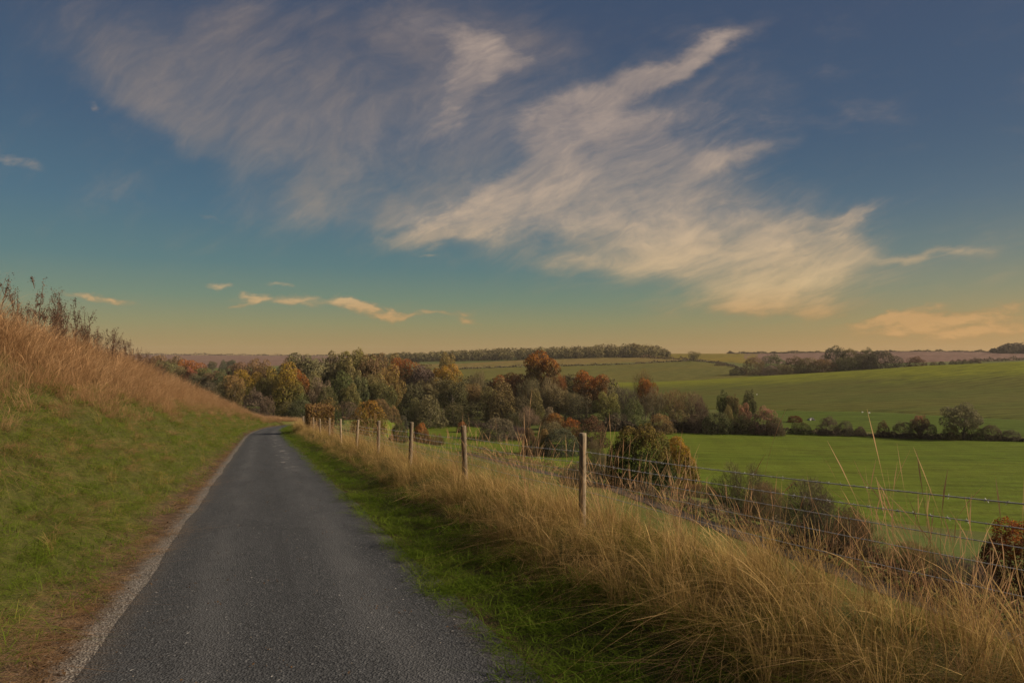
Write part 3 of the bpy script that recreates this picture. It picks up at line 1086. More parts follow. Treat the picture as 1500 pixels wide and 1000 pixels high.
def plant(name, cat, px, top, Y, w, proto, colour, label, group=None, depth=1.0, hmin=None):
    """a tree or bush whose top shows on row `top`, standing at distance Y, w wide"""
    if Y < 0:                   # given the row its foot stands on instead of a distance
        Y = hit(px, -Y, 40)[1]
    x = (px - 750) / 1000 * Y
    z = gz(x, Y)
    h = EYE - (top - HOR) / 1000 * Y - z
    if hmin:
        h = max(h, hmin)
    h = max(h, 0.8)
    wd = w / 1000 * Y
    k = _used.get(proto, 0)
    _used[proto] = k + 1
    cm, tm = PROTO[proto][k % len(PROTO[proto])]
    e = obj(name, None, label=label, cat=cat, group=group)
    e.location = (x, Y, z)
    e.rotation_euler = (0, 0, random.uniform(0, 6.28))
    wd *= random.uniform(1.06, 1.16)
    e.scale = (wd, wd, h)
    c = obj('crown', cm, FOL, e)
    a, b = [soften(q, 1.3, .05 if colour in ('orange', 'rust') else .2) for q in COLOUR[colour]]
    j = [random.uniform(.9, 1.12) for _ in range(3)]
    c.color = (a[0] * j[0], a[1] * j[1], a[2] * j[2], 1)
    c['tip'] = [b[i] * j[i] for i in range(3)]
    obj('trunk', tm, BARK, e)
    return e


T = 'tree'
B = 'bush'
TREES = [
    # beyond the bank on the left
    ('tree', T, 232, 521, 320, 42, 'round', 'brown', 'brown tree crown showing first beyond the grassy bank, furthest left of the wood'),
    ('tree', T, 256, 522, 310, 44, 'round', 'brown', 'brown crown second from the left beyond the grassy bank'),
    ('tree', T, 246, 528, 285, 36, 'round', 'olive', 'olive round tree in front of the leftmost brown crowns'),
    ('tree', T, 276, 527, 300, 40, 'round', 'rust', 'rusty brown round tree beyond the bank beside the small red one'),
    ('tree', T, 279, 537, 270, 17, 'round', 'red', 'small bright red tree in the wood beyond the bank'),
    ('tree', T, 268, 536, 272, 30, 'round', 'olive', 'olive tree just left of the small bright red tree'),
    ('tree', T, 297, 539, 275, 38, 'round', 'green', 'green tree just right of the small bright red tree'),
    ('tree', T, 288, 547, 262, 36, 'round', 'bluish', 'dark bluish green tree below the small bright red tree'),
    ('tree', T, 318, 543, 265, 36, 'round', 'brown', 'brown olive tree above the grey green willow by the bank'),
    ('tree', T, 330, 541, 250, 34, 'tall', 'dkgreen', 'dark green tree below the two far grey trees'),
    ('willow', T, 306, 559, 225, 38, 'dome', 'bluish', 'grey green low willow rising over the dry bank grass'),
    ('tree', T, 328, 559, 215, 34, 'dome', 'grey', 'grey brown low tree between the willow and the golden tree'),
    ('tree', T, 311, 529, 620, 13, 'round', 'bluish', 'left one of two grey trees alone on the far ploughed slope'),
    ('tree', T, 327, 527, 640, 13, 'cone', 'bluish', 'dark upright tree, middle of the far ploughed slope'),
    ('tree', T, 340, 527, 650, 20, 'round', 'bluish', 'wide grey tree right of the dark upright one on the far slope'),
    ('tree', T, 344, 549, 200, 32, 'tall', 'gold', 'golden tree over the far end of the dry bank'),
    ('tree', T, 360, 541, 215, 40, 'round', 'orange', 'orange tinged tree behind the golden tree at the bank end'),
    ('tree', T, 352, 531, 255, 40, 'round', 'brown', 'tall brown tree behind the orange tinged tree above the bank'),
    ('tree', T, 378, 526, 240, 44, 'tall', 'brown', 'tall brown olive tree left of the orange topped tree by the lane'),
    ('bush', B, 374, 570, 150, 40, 'dome', 'purple', 'dark brown domed bush behind the end of the bank'),
    ('bush', B, 393, 580, 140, 26, 'dome', 'purple', 'small dusky bush just left of where the lane vanishes'),
    # the wood behind the end of the lane
    ('tree', T, 415, 531, 165, 54, 'tall', 'orange', 'tall tree with vivid orange top straight above the lane end'),
    ('tree', T, 397, 548, 170, 40, 'tall', 'olive', 'olive tree left beside the orange topped tree by the lane end'),
    ('tree', T, 436, 542, 172, 40, 'round', 'rust', 'russet tree right beside the orange topped tree'),
    ('tree', T, 452, 518, 215, 64, 'round', 'grey', 'large grey olive crown on the skyline right of the orange topped tree'),
    ('tree', T, 425, 523, 235, 52, 'round', 'brown', 'brown crown on the skyline behind the orange topped tree'),
    ('tree', T, 455, 545, 178, 47, 'tall', 'olive', 'olive tree in the wood above the trimmed hedge'),
    ('tree', T, 470, 553, 172, 31, 'tall', 'tan', 'pinkish tan tree in the wood above the trimmed hedge'),
    ('ash_tree', T, 491, 516, 205, 59, 'spread', 'olive', 'spreading olive ash with a pale forked trunk on the skyline'),
    ('ash_tree', T, 512, 524, 190, 47, 'spread', 'olive', 'open olive ash in the wood, second with a pale trunk'),
    ('tree', T, 528, 513, 200, 61, 'tall', 'yellow', 'tallest crown of the wood, its top yellowing against the sky'),
    ('tree', T, 548, 519, 196, 52, 'tall', 'olive', 'tall olive tree right of the tallest crown of the wood'),
    ('tree', T, 503, 543, 180, 40, 'tall', 'dkgreen', 'dark ivy green tree under the skyline ash trees'),
    ('tree', T, 515, 562, 168, 28, 'round', 'yellow', 'small round yellow olive tree in front of the dark ivy green tree'),
    ('tree', T, 532, 552, 172, 38, 'tall', 'green', 'green tree right of the small round yellow olive tree'),
    ('tree', T, 548, 548, 175, 40, 'tall', 'olive', 'olive tree left of the golden orange edge tree'),
    ('tree', T, 571, 534, 182, 47, 'tall', 'gold', 'golden orange tree at the right edge of the tall wood'),
    ('tree', T, 562, 560, 172, 35, 'tall', 'green', 'deep green tree under the golden orange edge tree'),
    ('tree', T, 575, 518, 250, 42, 'round', 'brown', 'brown skyline tree behind the golden orange edge tree'),
    ('tree', T, 480, 566, 166, 35, 'dome', 'dkgreen', 'dark green tree behind the bush with yellowing top'),
    ('tree', T, 437, 566, 166, 40, 'dome', 'green', 'green low tree below the russet tree by the lane end'),
    ('bush', B, 420, 588, 132, 42, 'dome', 'dkgreen', 'dark green bush over the bend where the lane vanishes'),
    ('bush', B, 442, 586, 128, 48, 'dome', 'bluish', 'grey green bush left behind the trimmed hedge'),
    ('bush', B, 481, 583, 105, 44, 'dome', 'maple', 'rounded green bush with yellowing top right behind the trimmed hedge'),
    ('bush', B, 508, 588, 135, 42, 'dome', 'purple', 'purplish brown bush between the yellowing bush and the orange bush'),
    ('bush', B, 538, 587, 100, 52, 'scrub', 'orange', 'orange and green bush beyond the fence posts by the lane'),
    ('bush', B, 556, 584, 150, 36, 'dome', 'brown', 'brown olive bush behind the orange bush beyond the fence'),
    ('bush', B, 576, 594, 160, 24, 'dome', 'gold', 'small golden brown bush right of the orange bush'),
    ('bush', B, 590, 608, 162, 18, 'dome', 'bluish', 'small grey green bush at the pasture edge left of the pale cone trees'),
    # middle of the wood
    ('tree', T, 590, 525, 245, 47, 'round', 'rust', 'rust brown crown left of the broad purplish tree'),
    ('tree', T, 619, 536, 225, 57, 'round', 'purple', 'broad purplish brown tree in the middle of the wood'),
    ('tree', T, 655, 517, 240, 33, 'tall', 'gold', 'tall narrow orange brown tree reaching the far wood line'),
    ('tree', T, 651, 534, 215, 54, 'round', 'orange', 'wide orange brown tree below the tall narrow one'),
    ('tree', T, 604, 562, 190, 50, 'dome', 'dkgreen', 'dark rounded tree behind the pale cone trees'),
    ('tree', T, 630, 553, 205, 47, 'tall', 'olive', 'olive tree behind the larger pale cone tree'),
    ('tree', T, 664, 556, 190, 52, 'tall', 'green', 'green tree right of the pale cone trees'),
    ('cone_tree', T, 608, 583, 170, 28, 'cone', 'pale', 'smaller of two pale green cone shaped trees at the pasture edge'),
    ('cone_tree', T, 629, 579, 168, 50, 'cone', 'pale', 'larger of two pale green cone shaped trees at the pasture edge'),
    ('tree', T, 664, 590, 172, 42, 'dome', 'dkgreen', 'dark green low tree just right of the larger pale cone tree'),
    ('tree', T, 694, 588, 175, 59, 'dome', 'dkgreen', 'broad dark green tree behind the faded weed strip'),
    ('tree', T, 700, 542, 215, 31, 'bare', 'grey', 'grey half bare tree against the far fields'),
    ('tree', T, 690, 562, 195, 47, 'tall', 'brown', 'brown olive tree below the grey half bare tree'),
    ('tree', T, 716, 566, 190, 42, 'tall', 'olive', 'olive tree left of the conical brown alder'),
    ('tree', T, 757, 547, 205, 50, 'round', 'red', 'rusty red tree left of the tall red crowned tree'),
    ('tree', T, 733, 550, 210, 40, 'round', 'rust', 'rust brown tree behind the conical brown alder'),
    ('alder_tree', T, 735, 556, 176, 52, 'cone', 'brown', 'conical brown alder left below the tall red tree'),
    ('tree', T, 788, 514, 200, 64, 'tuft', 'rust', 'tallest red crowned tree with a long bare stem'),
    ('tree', T, 776, 552, 188, 35, 'bare', 'grey', 'grey twiggy tree left of the red crowned tree stem'),
    ('tree', T, 803, 553, 188, 40, 'bare', 'tan', 'pale twiggy tree right of the red crowned tree stem'),
    ('cone_tree', T, 783, 570, 178, 31, 'cone', 'olive', 'narrow olive cone tree in front of the red crowned tree'),
    ('tree', T, 762, 582, 176, 35, 'dome', 'dkgreen', 'dark tree between the alder and the narrow olive cone'),
    ('bush', B, 760, 608, 165, 26, 'dome', 'dkgreen', 'small dark green bush right of the domed willow'),
    ('tree', T, 818, 568, 186, 47, 'tall', 'olive', 'olive tree right of the narrow olive cone'),
    ('tree', T, 820, 546, 215, 19, 'bare', 'rust', 'thin reddish bare tree between the two red crowns'),
    ('tree', T, 859, 543, 195, 52, 'round', 'rust', 'dark russet round tree standing right of the tall red one'),
    ('tree', T, 836, 574, 186, 35, 'bare', 'tan', 'tan half bare tree under the dark russet round tree'),
    ('tree', T, 850, 580, 180, 47, 'dome', 'bluish', 'bluish dark tree under the dark russet round tree'),
    ('tree', T, 775, 594, 160, 31, 'bare', 'tan', 'pale tan wispy tree above the gold bush'),
    ('tree', T, 805, 596, 165, 26, 'cone', 'tan', 'small pale spiky tree above the rust shrubs'),
    ('willow', B, 730, 612, 145, 57, 'dome', 'grey', 'grey olive domed willow beside the faded weed strip'),
    ('bush', B, 677, 617, 158, 17, 'dome', 'rust', 'small russet bush at the faded weed strip'),
    ('bush', B, 752, 603, 172, 35, 'dome', 'bluish', 'bluish green bush left of the wispy tan tree'),
    ('bush', B, 812, 605, -636, 36, 'dome', 'rust', 'rust shrub upper left of the rust pair above the grey domes'),
    ('bush', B, 836, 612, -640, 36, 'dome', 'rust', 'rust shrub right of the rust pair above the grey domes'),
    ('bush', B, 806, 617, -645, 44, 'dome', 'pale', 'smaller grey green dome bush left of the rust shrubs'),
    ('bush', B, 822, 627, -668, 55, 'dome', 'bluish', 'larger grey green dome bush in front of the rust shrubs'),
    ('bush', B, 776, 627, -668, 25, 'leafy', 'darkrust', 'dark rusty bush hugging the left of the gold bush'),
    ('bush', B, 796, 628, -666, 25, 'leafy', 'gold', 'small bright gold bush behind the fence grass'),
    ('bush', B, 866, 610, -655, 48, 'dome', 'darkrust', 'dark red brown bush left of the big autumn field maple'),
    ('bush', B, 870, 645, -692, 38, 'thicket', 'purple', 'brown scrub below the dark red brown bush'),
    ('bush', B, 885, 664, 88, 32, 'thicket', 'grey', 'grey scrub against the left foot of the big field maple'),
    # hedge side of the wood right of the middle
    ('tree', T, 888, 574, 172, 38, 'tall', 'yellow', 'yellow green tree left of the grey green dome tree'),
    ('tree', T, 915, 566, 178, 38, 'bare', 'purple', 'purplish grey twiggy tree behind the grey green dome tree'),
    ('tree', T, 941, 541, 190, 38, 'bare', 'brown', 'dark open tree rising over the hill field edge'),
    ('tree', T, 945, 555, 182, 30, 'round', 'rust', 'rusty red crown under the dark open tree'),
    ('tree', T, 929, 582, 165, 38, 'dome', 'green', 'grey green dome tree on the top edge of the valley pasture'),
    ('tree', T, 956, 567, 168, 40, 'bare', 'grey', 'pale grey twiggy tree under the rusty red crown'),
    ('tree', T, 985, 570, 170, 46, 'bare', 'brown', 'brown twiggy tree right of the pale grey one'),
    ('tree', T, 1012, 573, 172, 40, 'bare', 'grey', 'grey brown thin tree in the hedge bank'),
    ('bush', B, 905, 604, 164, 34, 'dome', 'purple', 'dusky bush at the foot of the yellow green tree'),
    ('bush', B, 966, 606, 158, 40, 'dome', 'gold', 'low golden brown bush on the top edge of the valley pasture'),
    ('bush', B, 992, 600, 164, 40, 'scrub', 'brown', 'brown bush right of the low golden brown bush'),
    ('tree', T, 1027, 581, 168, 22, 'bare', 'purple', 'thin dark purple tree with pale twigs'),
    ('bush', B, 1020, 606, 160, 40, 'scrub', 'purple', 'purplish thicket below the thin dark purple tree'),
    ('tree', T, 1060, 571, 170, 20, 'tall', 'dkgreen', 'dark upright tree, left one against the hill field'),
    ('tree', T, 1073, 579, 168, 20, 'tall', 'brown', 'brown tree tucked right beside the left dark upright tree'),
    ('tree', T, 1097, 571, 168, 20, 'tall', 'bluish', 'dark upright tree, right one against the hill field'),
    ('tree', T, 1065, 593, 160, 20, 'dome', 'yellow', 'small light green round tree below the left dark upright tree'),
    ('tree', T, 1089, 590, 162, 20, 'tall', 'peach', 'small orange brown tree between the two dark upright trees'),
    ('bush', B, 1050, 604, 158, 44, 'dome', 'dkgreen', 'dark green bush below the small light green round tree'),
    ('bush', B, 1085, 608, 158, 40, 'scrub', 'dkgreen', 'dark low bush left of the peach topped bush'),
    ('bush', B, 1120, 596, 157, 46, 'dome', 'peach', 'peach orange topped bush ending the thick hedge bank'),
    ('bush', B, 1133, 610, 155, 30, 'dome', 'purple', 'dark round bush at the right foot of the peach topped bush'),
    # hedgerow along the top of the valley pasture
    ('bush', B, 1172, 618, 158, 32, 'dome', 'green', 'olive round hedge bush in front of the dark red mound'),
    ('bush', B, 1212, 610, 156, 30, 'dome', 'purple', 'brownish hedge bush right of the grey rock pile'),
    ('bush', B, 1236, 616, 155, 26, 'dome', 'purple', 'lower hedge bush touching the brownish one on its right'),
    ('bush', B, 1259, 624, 154, 16, 'dome', 'purple', 'smallest hedge bush below the white sheep'),
    ('bush', B, 1292, 616, 152, 20, 'dome', 'darkrust', 'upright reddish brown hedge bush standing alone'),
    ('bush', B, 1320, 617, 151, 32, 'dome', 'purple', 'wide dusky hedge bush left of the orange topped one'),
    ('bush', B, 1344, 608, 150, 26, 'tall', 'peach', 'orange topped hedge bush left of the olive spreading tree'),
    ('bush', B, 1357, 620, 149, 30, 'dome', 'purple', 'dark hedge bush at the right of the orange topped one'),
    ('tree', T, 1409, 590, 146, 50, 'round', 'straw', 'yellow olive spreading tree in the hedgerow below the hill'),
    ('bush', B, 1392, 622, 147, 26, 'dome', 'olive', 'olive bush under the left side of the spreading tree'),
    ('bush', B, 1426, 622, 146, 30, 'dome', 'green', 'green bush under the right side of the spreading tree'),
    ('bush', B, 1449, 622, 145, 28, 'dome', 'purple', 'dusky hedge bush right beside the spreading tree'),
    ('bush', B, 1477, 629, 144, 32, 'dome', 'purple', 'low dusky hedge bush furthest right in the hedgerow'),
    # belt of trees behind the hill field
    ('tree', T, 1103, 523, 520, 36, 'dome', 'brown', 'dark round tree at the left end of the belt behind the hill'),
    ('tree', T, 1080, 538, 520, 23, 'dome', 'grey', 'grey low tree left of the dark round tree at the belt end'),
    ('tree', T, 1132, 519, 540, 44, 'dome', 'pale', 'pale olive tree next to the dark round tree of the belt'),
    ('tree', T, 1128, 535, 500, 29, 'dome', 'tan', 'small tan tree between the dark round and pale olive trees'),
    ('tree', T, 1147, 534, 500, 34, 'dome', 'olive', 'small olive tree in front of the pale olive belt tree'),
    ('tree', T, 1165, 522, 510, 39, 'dome', 'brown', 'brown belt tree left of the brown olive pair'),
    ('tree', T, 1182, 524, 500, 42, 'dome', 'olive', 'brown olive belt tree left one of a pair'),
    ('tree', T, 1205, 526, 495, 44, 'dome', 'brown', 'brown olive belt tree right one of a pair'),
    ('tree', T, 1223, 507, 540, 44, 'dome', 'bluish', 'tallest dark tree of the belt behind the hill'),
    ('tree', T, 1247, 511, 535, 36, 'dome', 'olive', 'olive tree right of the tallest dark belt tree'),
    ('tree', T, 1239, 523, 490, 42, 'dome', 'green', 'green round tree in front of the tallest dark belt tree'),
    ('tree', T, 1271, 510, 530, 31, 'dome', 'pale', 'pale round crown rising behind the broad grey green tree'),
    ('tree', T, 1264, 519, 490, 44, 'dome', 'bluish', 'grey green tree left of the broad grey green one'),
    ('tree', T, 1290, 515, 485, 55, 'dome', 'bluish', 'broad grey green tree ending the belt on the right'),
    ('bush', B, 1341, 522, 475, 32, 'dome', 'darkrust', 'lone dark brown bush by the ploughed field beyond the hill'),
    ('bush', B, 1367, 530, 470, 13, 'dome', 'purple', 'first small hedge bush right of the lone dark brown bush'),
    ('bush', B, 1379, 529, 470, 12, 'dome', 'purple', 'second small hedge bush right of the lone dark brown bush'),
    ('bush', B, 1395, 527, 465, 12, 'dome', 'purple', 'third small hedge bush right of the lone dark brown bush'),
    ('bush', B, 1405, 526, 465, 12, 'dome', 'purple', 'fourth small hedge bush right of the lone dark brown bush'),
    ('bush', B, 1413, 526, 465, 11, 'dome', 'purple', 'fifth small hedge bush right of the lone dark brown bush'),
    ('bush', B, 1429, 524, 460, 18, 'dome', 'purple', 'wider hedge bush near the end of the hilltop line'),
    ('tree', T, 1016, 514, 690, 18, 'bare', 'olive', 'lone open tree in the hedge on the far ridge'),
    ('tree', T, 930, 503, 800, 18, 'spread', 'olive', 'flat topped tree rising above the far wood'),
    ('bush', B, 1054, 529, 640, 14, 'dome', 'purple', 'round bush in the hedge right of the lone ridge tree'),
]
for a in TREES:
    plant(*a)

# bushes nearer by, between the farm track and the pasture
NEAR = [
    ('field_maple', T, 938, 624, -716, 92, 'leafy', 'maple', 'big green field maple turning gold at the valley bottom'),
    ('field_maple', T, 988, 640, -714, 70, 'leafy', 'orange', 'orange side tree grown into the right of the big field maple'),
    ('bush', B, 1084, 678, 50, 84, 'thicket', 'purple', 'dusky leafless bush beyond the wires between the maple and the wide thicket'),
    ('bush', B, 1120, 706, 44, 70, 'thicket', 'brown', 'low brown thicket filling the gap left of the wide dark thicket'),
    ('bush', B, 1190, 702, 36, 128, 'thicket', 'purple', 'wide dark leafless thicket beyond the track'),
    ('bush', B, 1250, 748, 31, 90, 'thicket', 'darkrust', 'reddish thicket at the right end of the wide dark thicket'),
    ('bush', B, 1492, 762, 26, 110, 'leafy', 'rust', 'russet leafy bush beyond the wires at the right edge'),
    ('bush', B, 1400, 812, 25, 90, 'thicket', 'purple', 'low dusky bramble left of the russet leafy bush'),
    ('bush', B, 1330, 790, 29, 80, 'thicket', 'brown', 'low brown bramble between the reddish thicket and the dusky bramble'),
    ('bush', B, 925, 706, 70, 60, 'thicket', 'purple', 'dark low scrub under the left of the big field maple'),
    ('bush', B, 1020, 708, 62, 60, 'thicket', 'darkrust', 'dark low scrub under the orange side of the field maple'),
    ('bush', B, 845, 676, -712, 50, 'thicket', 'purple', 'dusky scrub at the foot of the grey green domes'),
    ('bush', B, 585, 621, -647, 26, 'leafy', 'dkgreen', 'dark green bush beyond the fence, left of two in the sloping pasture'),
    ('bush', B, 617, 620, -649, 28, 'leafy', 'rust', 'rusty green bush beyond the fence, right of two in the sloping pasture'),
    ('bush', B, 640, 634, -652, 22, 'thicket', 'brown', 'low brown scrub right of the two bushes in the sloping pasture'),
]
for a in NEAR:
    plant(*a)


def leaf_strip(name, pts, h, w, n, size, rng, mat=FOL, colour=None, label=None, cat=None, kind=None, gap=0.0):
    """a hedge or thin wood along a line of points on the land"""
    P = np.array(pts, float)
    seg = np.linalg.norm(np.diff(P, axis=0), axis=1)
    cum = np.concatenate([[0], np.cumsum(seg)])
    q = rng.random(n) * cum[-1]
    x = np.interp(q, cum, P[:, 0])
    y = np.interp(q, cum, P[:, 1])
    hh = h * (0.62 + 0.38 * np.sin(q / h * 0.9 + 2 * np.sin(q / h * 0.31)) * np.sin(q / h * 0.23 + 1)) * (0.8 + 0.4 * np.sin(q / h * 2.1) ** 2)
    hh = np.maximum(hh, h * 0.3)
    a = rng.random(n) * pi
    r = rng.uniform(.7, 1.05, n)
    off = np.cos(a) * w * r
    x2 = x + off * 0.9
    y2 = y + off * 0.5
    z = ground(x2, y2) + np.sin(a) * hh * r
    c = np.stack([x2, y2, z], -1)
    nr = rng.normal(size=(n, 3)) + np.array([0, -.4, .5])
    nr /= np.linalg.norm(nr, axis=1)[:, None]
    mb = MB()
    mb.leaves(c, nr, size * rng.uniform(.6, 1.4, n), rng)
    me = mb.mesh(name)
    if cat:
        e = obj(name, None, label=label, cat=cat)
        o = obj('foliage', me, mat, e)
    else:
        o = obj(name, me, mat, kind=kind, label=label)
    if colour:
        o.color = (*soften(COLOUR[colour][0]), 1)
        o['tip'] = list(soften(COLOUR[colour][1]))
    return o


rg = np.random.default_rng(5)
HEDGES = [
    ([(660, 542), (760, 538), (850, 536), (940, 533), (1000, 529), (1012, 528)], 2.6, 2.0, 1500, .8, 'purple', 'long dark hedge crossing the far hillside below the pale stubble'),
    ([(1012, 528), (1035, 531), (1060, 534), (1080, 540), (1092, 546)], 3.2, 2.2, 900, .8, 'purple', 'hedge running down from the lone ridge tree to the belt'),
    ([(850, 523), (900, 523), (935, 524), (965, 526), (1012, 528)], 3.6, 2.2, 1000, .9, 'darkrust', 'upper hedge below the far wood meeting the long hedge at the ridge tree'),
    ([(1066, -1040), (1110, -1060), (1200, -1110), (1330, -1110), (1450, -1100)], 4.5, 4.0, 5000, 1.0, 'purple', 'thin dark hedge line on the skyline beyond the ploughed field'),
    ([(1418, 531), (1450, 529.5), (1500, 527.5), (1560, 526)], 4.2, 2.0, 900, .8, 'purple', 'dark hedge on the crest of the hill at the right edge'),
    ([(180, -1480), (300, -1500), (430, -1540), (520, -1500)], 5.5, 5.0, 1500, 1.5, 'purple', 'ragged hedge on the far left skyline'),
]
for pts, h, w, n, size, colour, label in HEDGES:
    pp = [hit(px, py, 380) if py > 0 else ((px - 750) / 1000 * -py, -py) for px, py in pts]
    leaf_strip('hedgerow', pp, h, w, n, size, rg, FOL, colour, label, 'hedge')
pp = [hit(px, py, 70) for px, py in [(1100, 633.5), (1140, 633.5), (1220, 636), (1300, 639.5), (1400, 643), (1500, 647), (1580, 650)]]
leaf_strip('hedgerow', pp, 1.5, .9, 2600, .3, rg, FOL, 'purple', 'low broken hedge along the top of the bright valley pasture', 'hedge')
pp = [hit(px, py, 70) for px, py in [(880, 631), (960, 632), (1050, 633.5), (1130, 634)]]
leaf_strip('hedgerow', pp, 3.2, 1.6, 3200, .35, rg, FOL, 'purple', 'thick dusky hedge at the foot of the twiggy trees', 'hedge')


for s0_, s1_, h_, n_, off_, col_, lab_ in [(-2, 26, .8, 7000, 1.1, 'darkrust', 'brown brambles and dead stems along the near end of the farm track'), (26, 62, 1.0, 6000, 1.5, 'purple', 'dusky undergrowth along the middle of the farm track'), (62, 105, 1.3, 3500, 2.0, 'brown', 'brown scrub strip along the far end of the farm track')]:
    sq = np.linspace(s0_, s1_, 14)
    tq = track_t(sq) + off_ + np.sin(sq * .7) * .3
    leaf_strip('undergrowth', list(zip(*xy(sq, tq))), h_, .7, n_, .075, rg, FOL, col_, lab_, None, 'stuff')


def far_wood(name, rows, n, hgt, colour, leaf=30, size=2.0):
    mb = MB()
    r = np.random.default_rng(n)
    for _ in range(n):
        px = r.uniform(rows[0][0], rows[-1][0])
        Y = np.interp(px, [a[0] for a in rows], [a[1] for a in rows]) + r.uniform(0, rows[0][3] if len(rows[0]) > 3 else 90)
        h = np.interp(px, [a[0] for a in rows], [a[2] for a in rows]) * r.uniform(.6, 1.22)
        x = (px - 750) / 1000 * Y
        z = gz(x, Y)
        d = r.normal(size=(leaf, 3))
        d /= np.linalg.norm(d, axis=1)[:, None]
        c = np.array([x, Y, z + h * .52]) + d * np.array([h * .42, h * .42, h * .46]) * r.uniform(.8, 1.05, (leaf, 1))
        nr = d + r.normal(size=d.shape) * .4
        nr /= np.linalg.norm(nr, axis=1)[:, None]
        mb.leaves(c, nr, size * r.uniform(.6, 1.3, leaf), r, .8, np.clip(r.normal(.5, .12) + r.normal(size=leaf) * .22, 0, 1))
    o = obj(name, mb.mesh(name), FOL, kind='stuff')
    o.color = (*soften(COLOUR[colour][0]), 1)
    o['tip'] = list(soften(COLOUR[colour][1]))
    return o


o = far_wood('far_wood', [(540, 830, 10, 110), (650, 820, 10.5), (750, 800, 13), (850, 790, 12.5), (935, 780, 14), (968, 780, 11), (980, 780, 6)], 620, 11, 'olive', 90, .95)
o['label'] = 'long olive wood along the far hilltop skyline'
o = far_wood('far_right_wood', [(1452, 1000, 6, 60), (1475, 1000, 13), (1500, 1000, 16), (1600, 1000, 17)], 120, 11, 'purple', 40, 1.8)
o['label'] = 'dark wood on the skyline at the far right'
# trees filling the body of the wood behind the ones told apart
o = far_wood('wood', [(205, 330, 9, 40), (330, 300, 9), (420, 255, 12), (520, 225, 15), (600, 235, 13), (700, 225, 10), (800, 215, 10), (900, 205, 9)], 170, 11, 'olive', 620, .44)
o['label'] = 'mixed autumn trees filling the depth of the valley wood'


# ------------------------------------------------------------------ trimmed hedge by the lane
def trimmed_hedge():
    r = np.random.default_rng(21)
    s0 = 61.0
    t0 = float(lane_c(s0)) + 4.35
    x, y = xy(s0, t0)
    e = obj('trimmed_hedge', None, label='square trimmed russet hedge standing in the fence line by the lane', cat='hedge')
    e.location = (x, y, gz(x, y) - .1)
    e.rotation_euler = (0, 0, A)
    lx, ly, lz = 2.0, 4.0, 2.35
    n = 9000
    f = r.choice(5, n, p=[.22, .22, .2, .2, .16])
    u, v = r.uniform(-.5, .5, n), r.uniform(0, 1, n)
    w = r.uniform(-.5, .5, n)
    c = np.zeros((n, 3))
    nr = np.zeros((n, 3))
    for k, (ax, sg) in enumerate([(0, 1), (0, -1), (1, 1), (1, -1), (2, 1)]):
        m = f == k
        if ax == 0:
            c[m] = np.stack([np.full(m.sum(), sg * lx / 2), u[m] * ly, v[m] * lz], -1)
            nr[m] = (sg, 0, 0)
        elif ax == 1:
            c[m] = np.stack([u[m] * lx, np.full(m.sum(), sg * ly / 2), v[m] * lz], -1)
            nr[m] = (0, sg, 0)
        else:
            c[m] = np.stack([u[m] * lx, w[m] * ly, np.full(m.sum(), lz)], -1)
            nr[m] = (0, 0, 1)
    c += r.normal(size=c.shape) * .06 - nr * np.abs(r.normal(size=(n, 1))) * .08
    nr = nr + r.normal(size=nr.shape) * .5
    nr /= np.linalg.norm(nr, axis=1)[:, None]
    mb = MB()
    mb.leaves(c, nr, .075 * r.uniform(.6, 1.3, n), r)
    # branches inside
    tm = MB()
    for _ in range(26):
        p = np.array([r.uniform(-.35, .35) * lx, r.uniform(-.42, .42) * ly, 0])
        limb(tm, p, p + np.array([r.normal() * .2, r.normal() * .2, lz * .93]), .05, .02, r, 5, .03)
    o = obj('foliage', mb.mesh('hedge_foliage'), FOL, e)
    o.color = (.120, .080, .032, 1)
    o['tip'] = [.20, .12, .05]
    obj('stems', tm.mesh('hedge_stems'), BARK, e)


trimmed_hedge()


